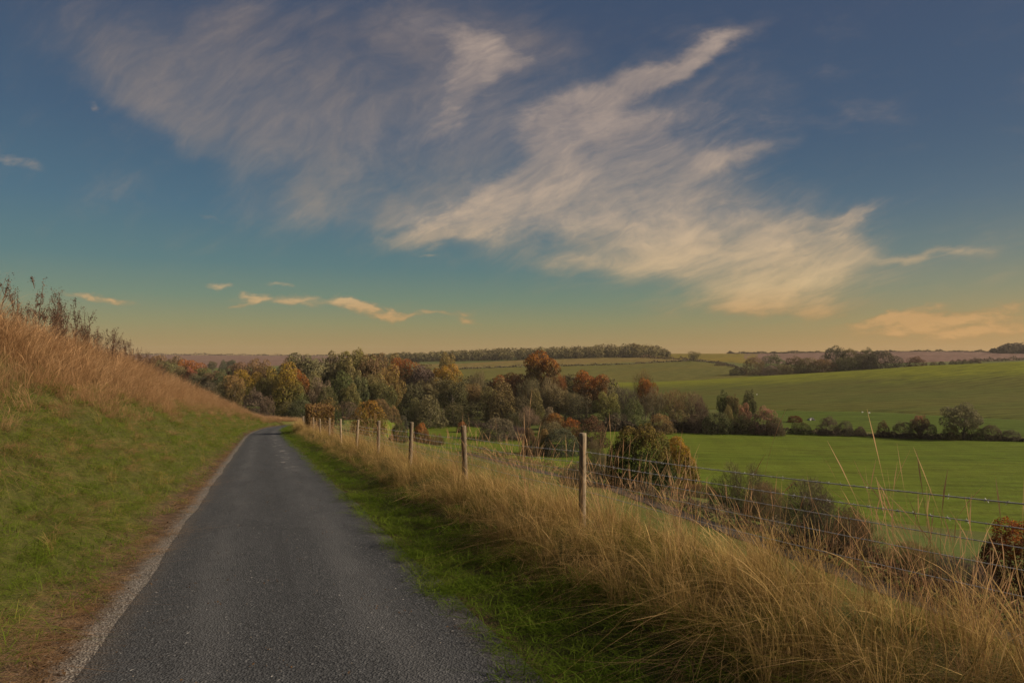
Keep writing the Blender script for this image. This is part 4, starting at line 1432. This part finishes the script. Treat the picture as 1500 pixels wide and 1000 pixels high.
# ------------------------------------------------------------------ fence
def fence():
    r = np.random.default_rng(3)
    e = obj('wire_fence', None, label='post and wire fence with barbed top strand running along the right verge', cat='fence')
    Ys = [-1.3, 3.0, 8.2, 12.9, 17.7, 22.6, 27.8, 33.2, 39, 45, 51, 66, 72, 78, 84, 90, 96]
    tops = []
    for i, Y in enumerate(Ys):
        s = (Y - 3.6 * SA) / CA
        t = 3.6 + float(lane_c(s)) - .23
        s = (Y - t * SA) / CA
        x, y = xy(s, t)
        z = gz(x, y)
        h = EYE - .077 * s - EYE + 1.42 - z + r.normal() * .02
        rad = .049 * r.uniform(.85, 1.18)
        mb = MB()
        zs = np.array([-.3, 0, .25, .5, .75, .97, 1.0, 1.0]) * np.array([1, h, h, h, h, h, h, h])
        rr = np.array([1, 1, .99, 1.01, .98, .985, .93, .05]) * rad
        tilt = r.normal(size=2) * .03
        pts = np.stack([tilt[0] * zs, tilt[1] * zs, zs], -1)
        pts[-1, 2] += .004
        mb.tube(pts, rr, 14)
        o = obj('post', mb.mesh('post', True), M_POST, e)
        for p in o.data.polygons:
            if p.normal.z > .7:
                p.use_smooth = False
        o.location = (x, y, z)
        tops.append(np.array([x, y, -.077 * s + 1.42]))
    tops = np.array(tops)
    for k, drop in enumerate([.25, .38, .48, .59, .72]):
        mb, bb = MB(), MB()
        P = []
        for i in range(len(tops) - 1):
            a = tops[i] - np.array([0, 0, drop])
            b = tops[i + 1] - np.array([0, 0, drop])
            a[:2] += np.array([-CA, -SA]) * -.066
            b[:2] += np.array([-CA, -SA]) * -.066
            for w in np.linspace(0, 1, 14)[:-1]:
                P.append(a * (1 - w) + b * w - np.array([0, 0, .025 * 4 * w * (1 - w) * (1 + .5 * math.sin(i * 3 + k))]))
            L = np.linalg.norm(b - a)
            if k < 2 and i < 6:
                for w in np.arange(.03, 1, .11 / L):
                    c = a * (1 - w) + b * w - np.array([0, 0, .025 * 4 * w * (1 - w) * (1 + .5 * math.sin(i * 3 + k))])
                    for _ in range(2):
                        d = r.normal(size=3)
                        d /= np.linalg.norm(d)
                        bb.tube(np.array([c - d * .016, c + d * .016]), .0016, 3, False)
                    ax = (b - a) / L
                    bb.tube(np.array([c - ax * .012, c + ax * .012]), .0045, 5, False)
        mb.tube(np.array(P), .0031 if k else .0039, 5, False)
        o = obj('wire', mb.mesh('wire', True), M_WIRE, e)
        if k < 2:
            b_ = obj('barbs', bb.mesh('barbs'), M_WIRE, o)
            b_['kind'] = 'stuff'


fence()


# ------------------------------------------------------------------ grass
def clump(name, rng, n, h, hvar, spread, width, lean, droop, mat, heads=0.0, seg=5, headw=3.0, leanvar=.35):
    """a tuft: n bent blades, some with seed heads, leaning along +x"""
    V, F, tone, along = [], [], [], []
    k = 0
    for _ in range(n):
        a, R = rng.uniform(0, 2 * pi), spread * math.sqrt(rng.random())
        b0 = np.array([cos(a) * R, sin(a) * R, -.02])
        L = h * max(.25, 1 + rng.normal() * hvar)
        dirn = rng.normal(size=2) * leanvar + np.array([lean, 0])
        dr = droop * rng.uniform(.3, 1.5)
        w0 = width * rng.uniform(.7, 1.3)
        s = np.linspace(0, 1, seg + 1)
        bendw = s * (1 - dr * .25) + 0 * s
        px = b0[0] + dirn[0] * L * (s * .35 + s ** 2.2 * (.65 + dr))
        py = b0[1] + dirn[1] * L * (s * .35 + s ** 2.2 * (.65 + dr))
        hor = math.hypot(*dirn)
        pz = b0[2] + L * (bendw - (hor * .35 + dr * .38) * s ** 2.6)
        pz = np.maximum(pz, .012 + .03 * rng.random())
        th = rng.uniform(0, 2 * pi)
        sd = np.array([cos(th), sin(th), 0])
        wd = w0 * (1 - s ** 1.6 * .9)
        if rng.random() < heads:
            wd = np.full(seg + 1, width * .42)
            m = s > .78
            wd[m] = width * headw * rng.uniform(.35, .6)
            wd[-1] = width * .2
        p = np.stack([px, py, pz], -1)
        v = np.stack([p - sd * wd[:, None] / 2, p + sd * wd[:, None] / 2], 1).reshape(-1, 3)
        V.append(v)
        for i in range(seg):
            F.append((k + 2 * i, k + 2 * i + 1, k + 2 * i + 3, k + 2 * i + 2))
        tone.append(np.full(len(v), rng.random()))
        along.append(np.repeat(s, 2))
        k += len(v)
    me = mesh_from(name, np.vstack(V), np.array(F), {'tone': np.concatenate(tone), 'along': np.concatenate(along)})
    me.materials.append(mat)
    return me


def tuft_set(name, meshes):
    c = bpy.data.collections.new(name)
    for i, me in enumerate(meshes):
        o = bpy.data.objects.new('%s_tuft_%02d' % (name, i), me)
        c.objects.link(o)
    return c


def scatter_group(name, coll):
    g = bpy.data.node_groups.new(name, 'GeometryNodeTree')
    g.interface.new_socket('Geometry', in_out='INPUT', socket_type='NodeSocketGeometry')
    g.interface.new_socket('Geometry', in_out='OUTPUT', socket_type='NodeSocketGeometry')
    n = g.nodes
    gi, go = n.new('NodeGroupInput'), n.new('NodeGroupOutput')
    ip = n.new('GeometryNodeInstanceOnPoints')
    ci = n.new('GeometryNodeCollectionInfo')
    ci.inputs['Collection'].default_value = coll
    ci.inputs['Separate Children'].default_value = True
    ci.inputs['Reset Children'].default_value = True
    ip.inputs['Pick Instance'].default_value = True

    def attr(nm, typ):
        a = n.new('GeometryNodeInputNamedAttribute')
        a.data_type = typ
        a.inputs['Name'].default_value = nm
        return a.outputs['Attribute']
    er = n.new('FunctionNodeEulerToRotation')
    l = g.links
    l.new(gi.outputs[0], ip.inputs['Points'])
    l.new(ci.outputs[0], ip.inputs['Instance'])
    l.new(attr('pick', 'INT'), ip.inputs['Instance Index'])
    l.new(attr('turn', 'FLOAT_VECTOR'), er.inputs[0])
    l.new(er.outputs[0], ip.inputs['Rotation'])
    l.new(attr('size', 'FLOAT_VECTOR'), ip.inputs['Scale'])
    l.new(ip.outputs[0], go.inputs[0])
    return g


def scatter(name, label, coll, x, y, zrot, size, rng, sink=0.0, squash=1.0, tilt=0.12):
    k = len(x)
    z = ground(x, y) - sink
    me = bpy.data.meshes.new(name)
    me.vertices.add(k)
    me.vertices.foreach_set('co', np.stack([x, y, z], -1).astype(np.float32).ravel())
    a = me.attributes.new('pick', 'INT', 'POINT')
    a.data.foreach_set('value', rng.integers(0, len(coll.objects), k).astype(np.int32))
    a = me.attributes.new('turn', 'FLOAT_VECTOR', 'POINT')
    tl = rng.normal(size=(k, 2)) * tilt
    a.data.foreach_set('vector', np.stack([tl[:, 0], tl[:, 1], zrot], -1).astype(np.float32).ravel())
    a = me.attributes.new('size', 'FLOAT_VECTOR', 'POINT')
    sz = np.stack([size * squash, size * squash, size], -1)
    a.data.foreach_set('vector', sz.astype(np.float32).ravel())
    o = bpy.data.objects.new(name, me)
    COL.objects.link(o)
    md = o.modifiers.new('tufts', 'NODES')
    md.node_group = scatter_group(name + '_tufts', coll)
    o['kind'] = 'stuff'
    o['label'] = label
    return o


def spots(rng, s0, s1, a0, a1, dens, near=10.0, power=1.3, side=1, smin=.04):
    """random places along the lane: s0..s1 along, a0..a1 out from the lane edge; dens per square metre up close, thinning with distance"""
    out_s, out_a = [], []
    edges = np.concatenate([np.arange(s0, 20, 2.0), np.arange(max(s0, 20), s1, 6.0), [s1]])
    for p, q in zip(edges[:-1], edges[1:]):
        if q <= p:
            continue
        m = (p + q) / 2
        d = dens * min(1.0, max(smin, (near / max(m, near)) ** power))
        k = rng.poisson(d * (q - p) * (a1 - a0))
        out_s.append(rng.uniform(p, q, k))
        out_a.append(rng.uniform(a0, a1, k))
    s = np.concatenate(out_s)
    a = np.concatenate(out_a)
    t = lane_c(s) + side * (1.35 + a)
    return s, a, t


def grow(s, base=1.0, d0=14.0, rate=.018):
    return base * (1 + np.maximum(0, s - d0) * rate)


r = np.random.default_rng(77)
PI2 = 2 * pi
LANE = A + pi / 2               # heading of the lane
# short tufts
green = tuft_set('green', [clump('green', r, 60, .105, .35, .17, .0062, .0, .5, G_GREEN, 0, 4, leanvar=.55) for _ in range(6)])
bankg = tuft_set('bank', [clump('bank', r, 60, .115, .4, .19, .0062, .25, .6, G_BANK, .04, 4, leanvar=.6) for _ in range(6)])
past = tuft_set('pasture', [clump('pasture', r, 50, .09, .4, .24, .008, .1, .5, G_PAST, 0, 3, leanvar=.6) for _ in range(5)])
hay = tuft_set('hay', [clump('hay', r, 70, .30, .35, .22, .0042, .8, 1.1, G_DRY, .05, 5, leanvar=.6) for _ in range(6)])
dry = tuft_set('dry', [clump('dry', r, 62, .70, .28, .22, .0062, .18, .45, G_DRY, .3, 5, 3.2, .26) for _ in range(7)])
tall = tuft_set('tall', [clump('tall', r, (60, 90, 45)[i % 3], (.50, .42, .66)[i % 3], .36, (.15, .20, .12)[i % 3], (.0048, .0042, .0052)[i % 3], (.38, .2, .12)[i % 3], (.85, .6, .35)[i % 3],
                                (G_TALL, G_SEDGE, G_TALL)[i % 3], (.06, 0, .22)[i % 3], 6, 2.6, (.45, .5, .22)[i % 3]) for i in range(12)])
stems = tuft_set('stem', [clump('stem', r, 10, 1.0, .18, .15, .0040, .05, .14, G_STEM, 1.0, 8, 3.2, .16) for _ in range(9)])
rose = tuft_set('rose', [clump('rose', r, 40, 1.1, .25, .5, .05, .1, .2, G_ROSE, .5, 3, 3, .2) for _ in range(4)])

# right verge, bright and lush against the tarmac
s, a, t = spots(r, .5, 105, -.05, 1.3, 64, 8, 1.15, smin=.1)
x, y = xy(s, t)
scatter('verge_grass', 'lush green grass on the verge between lane and fence', green, x, y, r.uniform(0, PI2, len(x)), grow(s, .95) * r.uniform(.6, 1.45, len(x)), r)
s, a, t = spots(r, 1.4, 60, .8, 1.9, 8, 7, 1.2)
x, y = xy(s, t)
scatter('fallen_grass', 'flattened straw lying along the foot of the tall verge grass', hay, x, y, r.uniform(0, PI2, len(x)), grow(s, .62) * r.uniform(.6, 1.3, len(x)), r)
# tall dry grass under the fence, spilling towards the lane
s, a, t = spots(r, 1.4, 120, .98, 2.7, 23, 9, 1.0, smin=.14)
x, y = xy(s, t)
lean = np.where(a < 2.0, A + pi, A + pi) + r.normal(size=len(s)) * np.where(a < 1.9, .8, 2.2)
hgt = np.interp(a, [.98, 1.3, 1.9, 2.7], [.5, .84, .92, .5])
scatter('tall_grass', 'tall tawny grass leaning out under the wire fence', tall, x, y, lean, grow(s, 1.0, 20, .008) * hgt * r.uniform(.7, 1.25, len(x)), r)
s, a, t = spots(r, 1.6, 100, 2.2, 4.6, 4, 8, 1.1, smin=.1)
x, y = xy(s, t)
scatter('rough_grass', 'thin rough grass fading down the slope behind the fence', tall, x, y, r.uniform(0, PI2, len(x)), np.interp(a, [2.2, 3, 4.6], [.62, .5, .4]) * r.uniform(.6, 1.2, len(x)), r)
s, a, t = spots(r, 1.5, 70, 1.7, 2.7, 11.0, 8, 1.0)
x, y = xy(s, t)
scatter('seed_stems', 'tall straw coloured seed stems rising past the fence wires', stems, x, y, r.uniform(0, PI2, len(x)), np.interp(r.random(len(x)), [0, .75, 1], [.6, .95, 1.25]), r)
# pasture on the slope below the fence
s, a, t = spots(r, 1, 75, 3.0, 19, 9, 9, 1.25, smin=.06)
x, y = xy(s, t)
scatter('pasture_grass', 'grazed olive grass on the slope below the fence', past, x, y, r.uniform(0, PI2, len(x)), grow(s, 1.0, 10, .02) * r.uniform(.6, 1.3, len(x)), r)

# left bank
s, a, t = spots(r, 1.5, 108, .42, 3.5, 66, 10, 1.1, -1, .1)
keep = r.random(len(s)) < np.interp(a, [.42, .85, 3.5], [.12, 1, 1])
s, a, t = s[keep], a[keep], t[keep]
x, y = xy(s, t)
scatter('bank_grass', 'short mown green and straw grass on the left bank', bankg, x, y, A + r.normal(size=len(s)) * 1.4, grow(s, 1.0) * r.uniform(.6, 1.35, len(x)), r)
s, a, t = spots(r, 2, 104, 1.1, 4.4, 12, 12, 1.0, -1, .12)
nz = np.sin(s * .9 + a * 1.7) * np.sin(a * 2.1 - s * .35) + r.normal(size=len(s)) * .35 + np.interp(a, [1.3, 2.6, 3.2, 4.3], [-.45, .05, .5, .8])
keep = nz > .0
s, a, t = s[keep], a[keep], t[keep]
x, y = xy(s, t)
scatter('lodged_grass', 'tawny flattened grass in swathes across the left bank', hay, x, y, A + r.normal(size=len(s)) * .7 + .5, grow(s, .85, 14, .01) * r.uniform(.6, 1.2, len(x)), r)
s, a, t = spots(r, 2, 90, .6, 3.4, 2.2, 12, 1.0, -1, .15)
x, y = xy(s, t)
scatter('bank_tussocks', 'coarser tussocks of grass standing out of the mown bank', tall, x, y, r.uniform(0, PI2, len(x)), grow(s, .36, 14, .012) * r.uniform(.5, 1.5, len(x)), r)
s = r.uniform(2, 122, 9000)
uc = .78 + bank_h(s) / .88
a = r.uniform(0, 1, len(s)) ** .9
lo = np.interp(s, [0, 20, 60, 100, 112], [2.7, 2.85, 2.8, 1.75, 1.15])
lo = lo + .35 * np.sin(s * .8) * np.sin(s * .31 + 1) + r.normal(size=len(s)) * .28
hi = uc + np.interp(s, [0, 80, 112], [1.6, 1.4, 1.6])
keep = r.random(len(s)) < np.clip(np.interp(s, [0, 25, 122], [.85, .8, .4]) * (hi - lo) / 4.0, 0, 1)
s, a, lo, hi = s[keep], a[keep], lo[keep], hi[keep]
a2 = lo + (hi - lo) * a
t = lane_c(s) - 1.35 - a2
x, y = xy(s, t)
scatter('dry_grass', 'tall russet dry grass crowning the left bank', dry, x, y, A + r.normal(size=len(s)) * 1.1, np.interp(a, [0, .15, .5, 1], [.55, .95, 1.2, 1.25]) * r.uniform(.65, 1.25, len(s)) * (1 + .18 * np.sin(s * 1.3 + a2 * 1.1)), r)
# round the bend beyond the lane end
s = r.uniform(100, 150, 1500)
a2 = r.uniform(1.1, 5, len(s))
t = lane_c(s) - 1.35 - a2
x, y = xy(s, t)
scatter('bend_grass', 'pale dry grass on the outside of the far bend', dry, x, y, r.uniform(0, PI2, len(s)), r.uniform(.8, 1.3, len(s)), r)
# faded weeds at the pasture edge in the valley
wp = []
for p0, p1, n_ in [((640, 618), (700, 622), 50), ((690, 621), (772, 634), 90), ((735, 640), (775, 643), 40)]:
    for _ in range(n_):
        w_ = r.random()
        hx, hy = hit(p0[0] + (p1[0] - p0[0]) * w_, p0[1] + (p1[1] - p0[1]) * w_ + 1.5 + r.uniform(-1.2, 1.2), 70)
        wp.append((hx, hy))
wp = np.array(wp)
scatter('faded_weeds', 'pinkish faded weeds along the lower edge of the wood', rose, wp[:, 0], wp[:, 1], r.uniform(0, PI2, len(wp)), r.uniform(.8, 1.4, len(wp)), r)


# leaf litter along the lane edges
def leaf_mesh(seed):
    q = np.random.default_rng(seed)
    mb = MB()
    n = 5
    c = q.uniform(-.09, .09, (n, 3)) * np.array([1, 1, .05]) + np.array([0, 0, .006])
    nr = q.normal(size=(n, 3)) * .35 + np.array([0, 0, 1.0])
    mb.leaves(c, nr, .016 * q.uniform(.5, 1.3, n), q, .6)
    me = mb.mesh('fallen_leaf')
    a_ = me.attributes.new('along', 'FLOAT', 'POINT')
    a_.data.foreach_set('value', q.random(len(me.vertices)).astype(np.float32))
    me.materials.append(G_LEAF)
    return me


G_LEAF = grass_mat('dead_leaf', (0.06, 0.038, 0.022), (0.11, 0.066, 0.036), (0.17, 0.105, 0.055), (0.05, 0.034, 0.022), 0.2)
lfc = tuft_set('leaf', [leaf_mesh(i) for i in range(6)])
s, a, t = spots(r, 2, 45, .18, .8, 120, 5, 1.3, -1)
x, y = xy(s, t)
scatter('leaf_litter', 'dead brown leaves and stalks lying between bank and tarmac', lfc, x, y, r.uniform(0, PI2, len(x)), grow(s, 1.0) * r.uniform(.5, 1.3, len(x)), r)
s, a, t = spots(r, 2, 45, .15, .85, 26, 7, 1.2, -1)
x, y = xy(s, t)
scatter('straw_litter', 'broken straw lying between bank and tarmac', hay, x, y, r.uniform(0, PI2, len(x)), grow(s, .34) * r.uniform(.5, 1.2, len(x)), r, 0.0, 1.6)
s, a, t = spots(r, 2, 40, -.12, .35, 22, 6, 1.2, 1)
x, y = xy(s, t)
scatter('verge_leaves', 'dead leaves along the right edge of the tarmac', lfc, x, y, r.uniform(0, PI2, len(x)), grow(s, .8) * r.uniform(.5, 1.2, len(x)), r, -.004)


s = 3 + 40 * r.random(90) ** 1.4
t = lane_c(s) + r.uniform(-1.3, 1.3, len(s))
x, y = xy(s, t)
scatter('lane_leaves', 'a few dead leaves blown onto the lane', lfc, x, y, r.uniform(0, PI2, len(x)), r.uniform(.4, .9, len(x)), r, -.04, 1.0, .02)


# loose stones on the tarmac and its gravel edge
def stone_mesh(seed):
    q = np.random.default_rng(seed)
    import bmesh
    bm = bmesh.new()
    bmesh.ops.create_icosphere(bm, subdivisions=1, radius=1)
    for v in bm.verts:
        v.co *= q.uniform(.7, 1.15)
        v.co.z *= .6
    me = bpy.data.meshes.new('stone')
    bm.to_mesh(me)
    bm.free()
    me.materials.append(M_STONE)
    return me


M_STONE = flat_mat('stone', (0.10, 0.088, 0.075), (0.24, 0.215, 0.185), 2.0, 0.9, 0.1)
stc = tuft_set('stone', [stone_mesh(i) for i in range(5)])
s = 2.5 + 28 * r.random(4200) ** 1.9
a2 = -.06 + .5 * r.random(len(s)) ** 1.4
t = lane_c(s) - 1.35 - a2
x, y = xy(s, t)
scatter('gravel', 'loose pale gravel along the left edge of the tarmac', stc, x, y, r.uniform(0, PI2, len(s)), .003 + .006 * r.random(len(s)) ** 4, r, -.003)
s = 3 + 30 * r.random(420) ** 1.5
t = lane_c(s) + r.uniform(-1.3, 1.3, len(s))
x, y = xy(s, t)
o = scatter('grit', 'scattered pale grit on the lane surface', stc, x, y, r.uniform(0, PI2, len(s)), .003 + .006 * r.random(len(s)) ** 3, r, -.045)


# ------------------------------------------------------------------ dead weeds on top of the bank
def weed_mesh(seed):
    q = np.random.default_rng(seed)
    mb = MB()

    def spray(p, d, ln, n):
        c = p + d * (q.random((n, 1)) * ln) + q.normal(size=(n, 3)) * .017
        nr = q.normal(size=(n, 3))
        nr /= np.linalg.norm(nr, axis=1)[:, None]
        mb.leaves(c, nr, .0105 * q.uniform(.5, 1.4, n), q, .6)
    for _ in range(q.integers(1, 3)):
        h = q.uniform(.75, 1.0)
        ln = np.array([q.normal() * .12, q.normal() * .12, 1.0])
        w = np.linspace(0, 1, 6)[:, None]
        base = np.array([q.normal() * .05, q.normal() * .05, -.03])
        p = base + ln * w * h + np.array([q.normal() * .1, q.normal() * .1, 0]) * w ** 2
        mb.tube(p, np.linspace(.008, .0025, 6), 4)
        for k in range(q.integers(5, 10)):
            f = q.uniform(.4, .95)
            j = base + ln * f * h
            d = np.array([q.normal() * .42, q.normal() * .42, q.uniform(.7, 1.2)])
            d /= np.linalg.norm(d)
            L = q.uniform(.1, .28) * (1.25 - f * .6)
            mb.tube(np.array([j, j + d * L * .5, j + d * L + np.array([0, 0, .02])]), [.004, .003, .0015], 3)
            spray(j + d * L * .25, d, L * .8, 20)
        spray(p[-2], (p[-1] - p[-2]) / np.linalg.norm(p[-1] - p[-2]), h * .3, 36)
    me = mb.mesh('dead_weed')
    a_ = me.attributes.new('along', 'FLOAT', 'POINT')
    a_.data.foreach_set('value', np.full(len(me.vertices), .7, np.float32))
    me.materials.append(G_WEED)
    return me


WM = [weed_mesh(40 + i) for i in range(7)]
wr = np.random.default_rng(9)
for i in range(80):
    s_ = 17 + 32 * wr.random() ** 1.2
    if i > 68:
        s_ = wr.uniform(45, 62)
    u_ = .78 + float(bank_h(s_)) / .88 + wr.uniform(-.5, 1.1)
    x_, y_ = xy(s_, float(lane_c(s_)) - 1.35 - u_)
    o = obj('dead_dock', WM[i % 7], label='dead brown seeding weed standing among the dry grass on the bank top', cat='weed', group='dead weeds along the bank top')
    o.location = (x_, y_, gz(x_, y_))
    hh = np.interp(s_, [17, 25, 32, 40, 62], [2.45, 2.15, 1.9, 1.65, 1.5]) * wr.uniform(.72, 1.1)
    o.scale = (hh, hh, hh)
    o.rotation_euler = (wr.normal() * .06, wr.normal() * .06, wr.uniform(0, 6.28))


# ------------------------------------------------------------------ things far off in the meadow
def place(px, py, y0=160):
    x_, y_ = hit(px, py, y0)
    return x_, y_, gz(x_, y_) + .3


M_WOOL = flat_mat('wool', (0.55, 0.53, 0.48), (0.72, 0.70, 0.66), 12, 0.95, 0.05)
M_FACE = flat_mat('sheep_face', (0.06, 0.05, 0.045), (0.10, 0.085, 0.075), 12, 0.9, 0.1)


def sheep(px, py, label):
    import bmesh
    x_, y_, z_ = place(px, py, 165)
    e = obj('sheep', None, label=label, cat='sheep', group='sheep on the hillside')
    e.location = (x_, y_, z_)
    e.rotation_euler = (0, 0, random.uniform(-.4, .4))
    e.scale = (.5, .5, .5)
    v = [(-.48, 0, .62), (-.2, 0, .66), (.15, 0, .64), (.42, 0, .62), (.58, 0, .70), (.74, 0, .62)]
    ed = [(0, 1), (1, 2), (2, 3), (3, 4), (4, 5)]
    rad = [.2, .25, .25, .2, .1, .07]
    for lx in (-.36, .34):
        for ly in (-.13, .13):
            k = len(v)
            v += [(lx, ly, .4), (lx + .01, ly, .2), (lx, ly, 0)]
            ed += [(0 if lx < 0 else 3, k), (k, k + 1), (k + 1, k + 2)]
            rad += [.08, .045, .035]
    me = bpy.data.meshes.new('sheep_body')
    me.from_pydata(v, ed, [])
    o = obj('body', me, M_WOOL, e)
    m = o.modifiers.new('skin', 'SKIN')
    for i, q in enumerate(rad):
        me.skin_vertices[0].data[i].radius = (q, q)
    me.skin_vertices[0].data[1].use_root = True
    o.modifiers.new('sub', 'SUBSURF').levels = 1
    mb = MB()
    mb.tube(np.array([[.66, 0, .68], [.76, 0, .62], [.88, 0, .55]]), [.085, .08, .05], 8)
    obj('head', mb.mesh('sheep_head', True), M_FACE, e)
    for sg in (-1, 1):
        mb = MB()
        mb.leaves(np.array([[.69, sg * .11, .70]]), np.array([[.3, 0, 1.0]]), .07, np.random.default_rng(1))
        obj('ear', mb.mesh('sheep_ear'), M_FACE, e)


sheep(1108, 579.5, 'white sheep alone on the hillside above the right dark upright tree')
sheep(1262, 606, 'left white sheep of two on the meadow edge below the hill')
sheep(1272, 607, 'right white sheep of two on the meadow edge below the hill')


def mound():
    x_, y_, z_ = place(1163, 619.5)
    k = y_ / 1000
    e = obj('bramble_mound', None, label='dark red low mound of bramble alone on the meadow', cat='bush')
    e.location = (x_, y_, z_ - .3)
    e.scale = (24 * k, 24 * k, 11 * k)
    cm, tm = PROTO['dome'][1]
    c = obj('crown', cm, FOL, e)
    c.color = (.085, .024, .018, 1)
    c['tip'] = [.125, .034, .026]
    obj('trunk', tm, BARK, e)


mound()


def rock_pile():
    import bmesh
    x_, y_, z_ = place(1187, 617)
    e = obj('rock_pile', None, label='small pile of grey rocks with a pale corner on the meadow', cat='rocks')
    e.location = (x_, y_, z_ - .2)
    q = np.random.default_rng(4)
    mats = [flat_mat('grey_rock', (.10, .095, .09), (.20, .19, .18), 3), flat_mat('pale_rock', (.35, .33, .30), (.52, .5, .47), 3)]
    for i in range(9):
        bm = bmesh.new()
        bmesh.ops.create_icosphere(bm, subdivisions=2, radius=1)
        for v in bm.verts:
            v.co *= 1 + q.normal() * .09
        for _ in range(7):
            d = q.normal(size=3)
            d /= np.linalg.norm(d)
            for v in bm.verts:
                t_ = v.co.x * d[0] + v.co.y * d[1] + v.co.z * d[2]
                if t_ > .7:
                    for a_ in range(3):
                        v.co[a_] -= d[a_] * (t_ - .7)
        me = bpy.data.meshes.new('rock')
        bm.to_mesh(me)
        bm.free()
        o = obj('rock', me, mats[1] if i in (3, 6) else mats[0], e)
        a_ = q.uniform(0, 6.28)
        R = .75 * math.sqrt(q.random())
        o.location = (cos(a_) * R, sin(a_) * R * .6, .25 + .6 * (1 - R) * q.random())
        sc = q.uniform(.3, .55)
        o.scale = (sc * 1.2, sc, sc * .85)
        o.rotation_euler = tuple(q.uniform(0, 6.28, 3))


rock_pile()
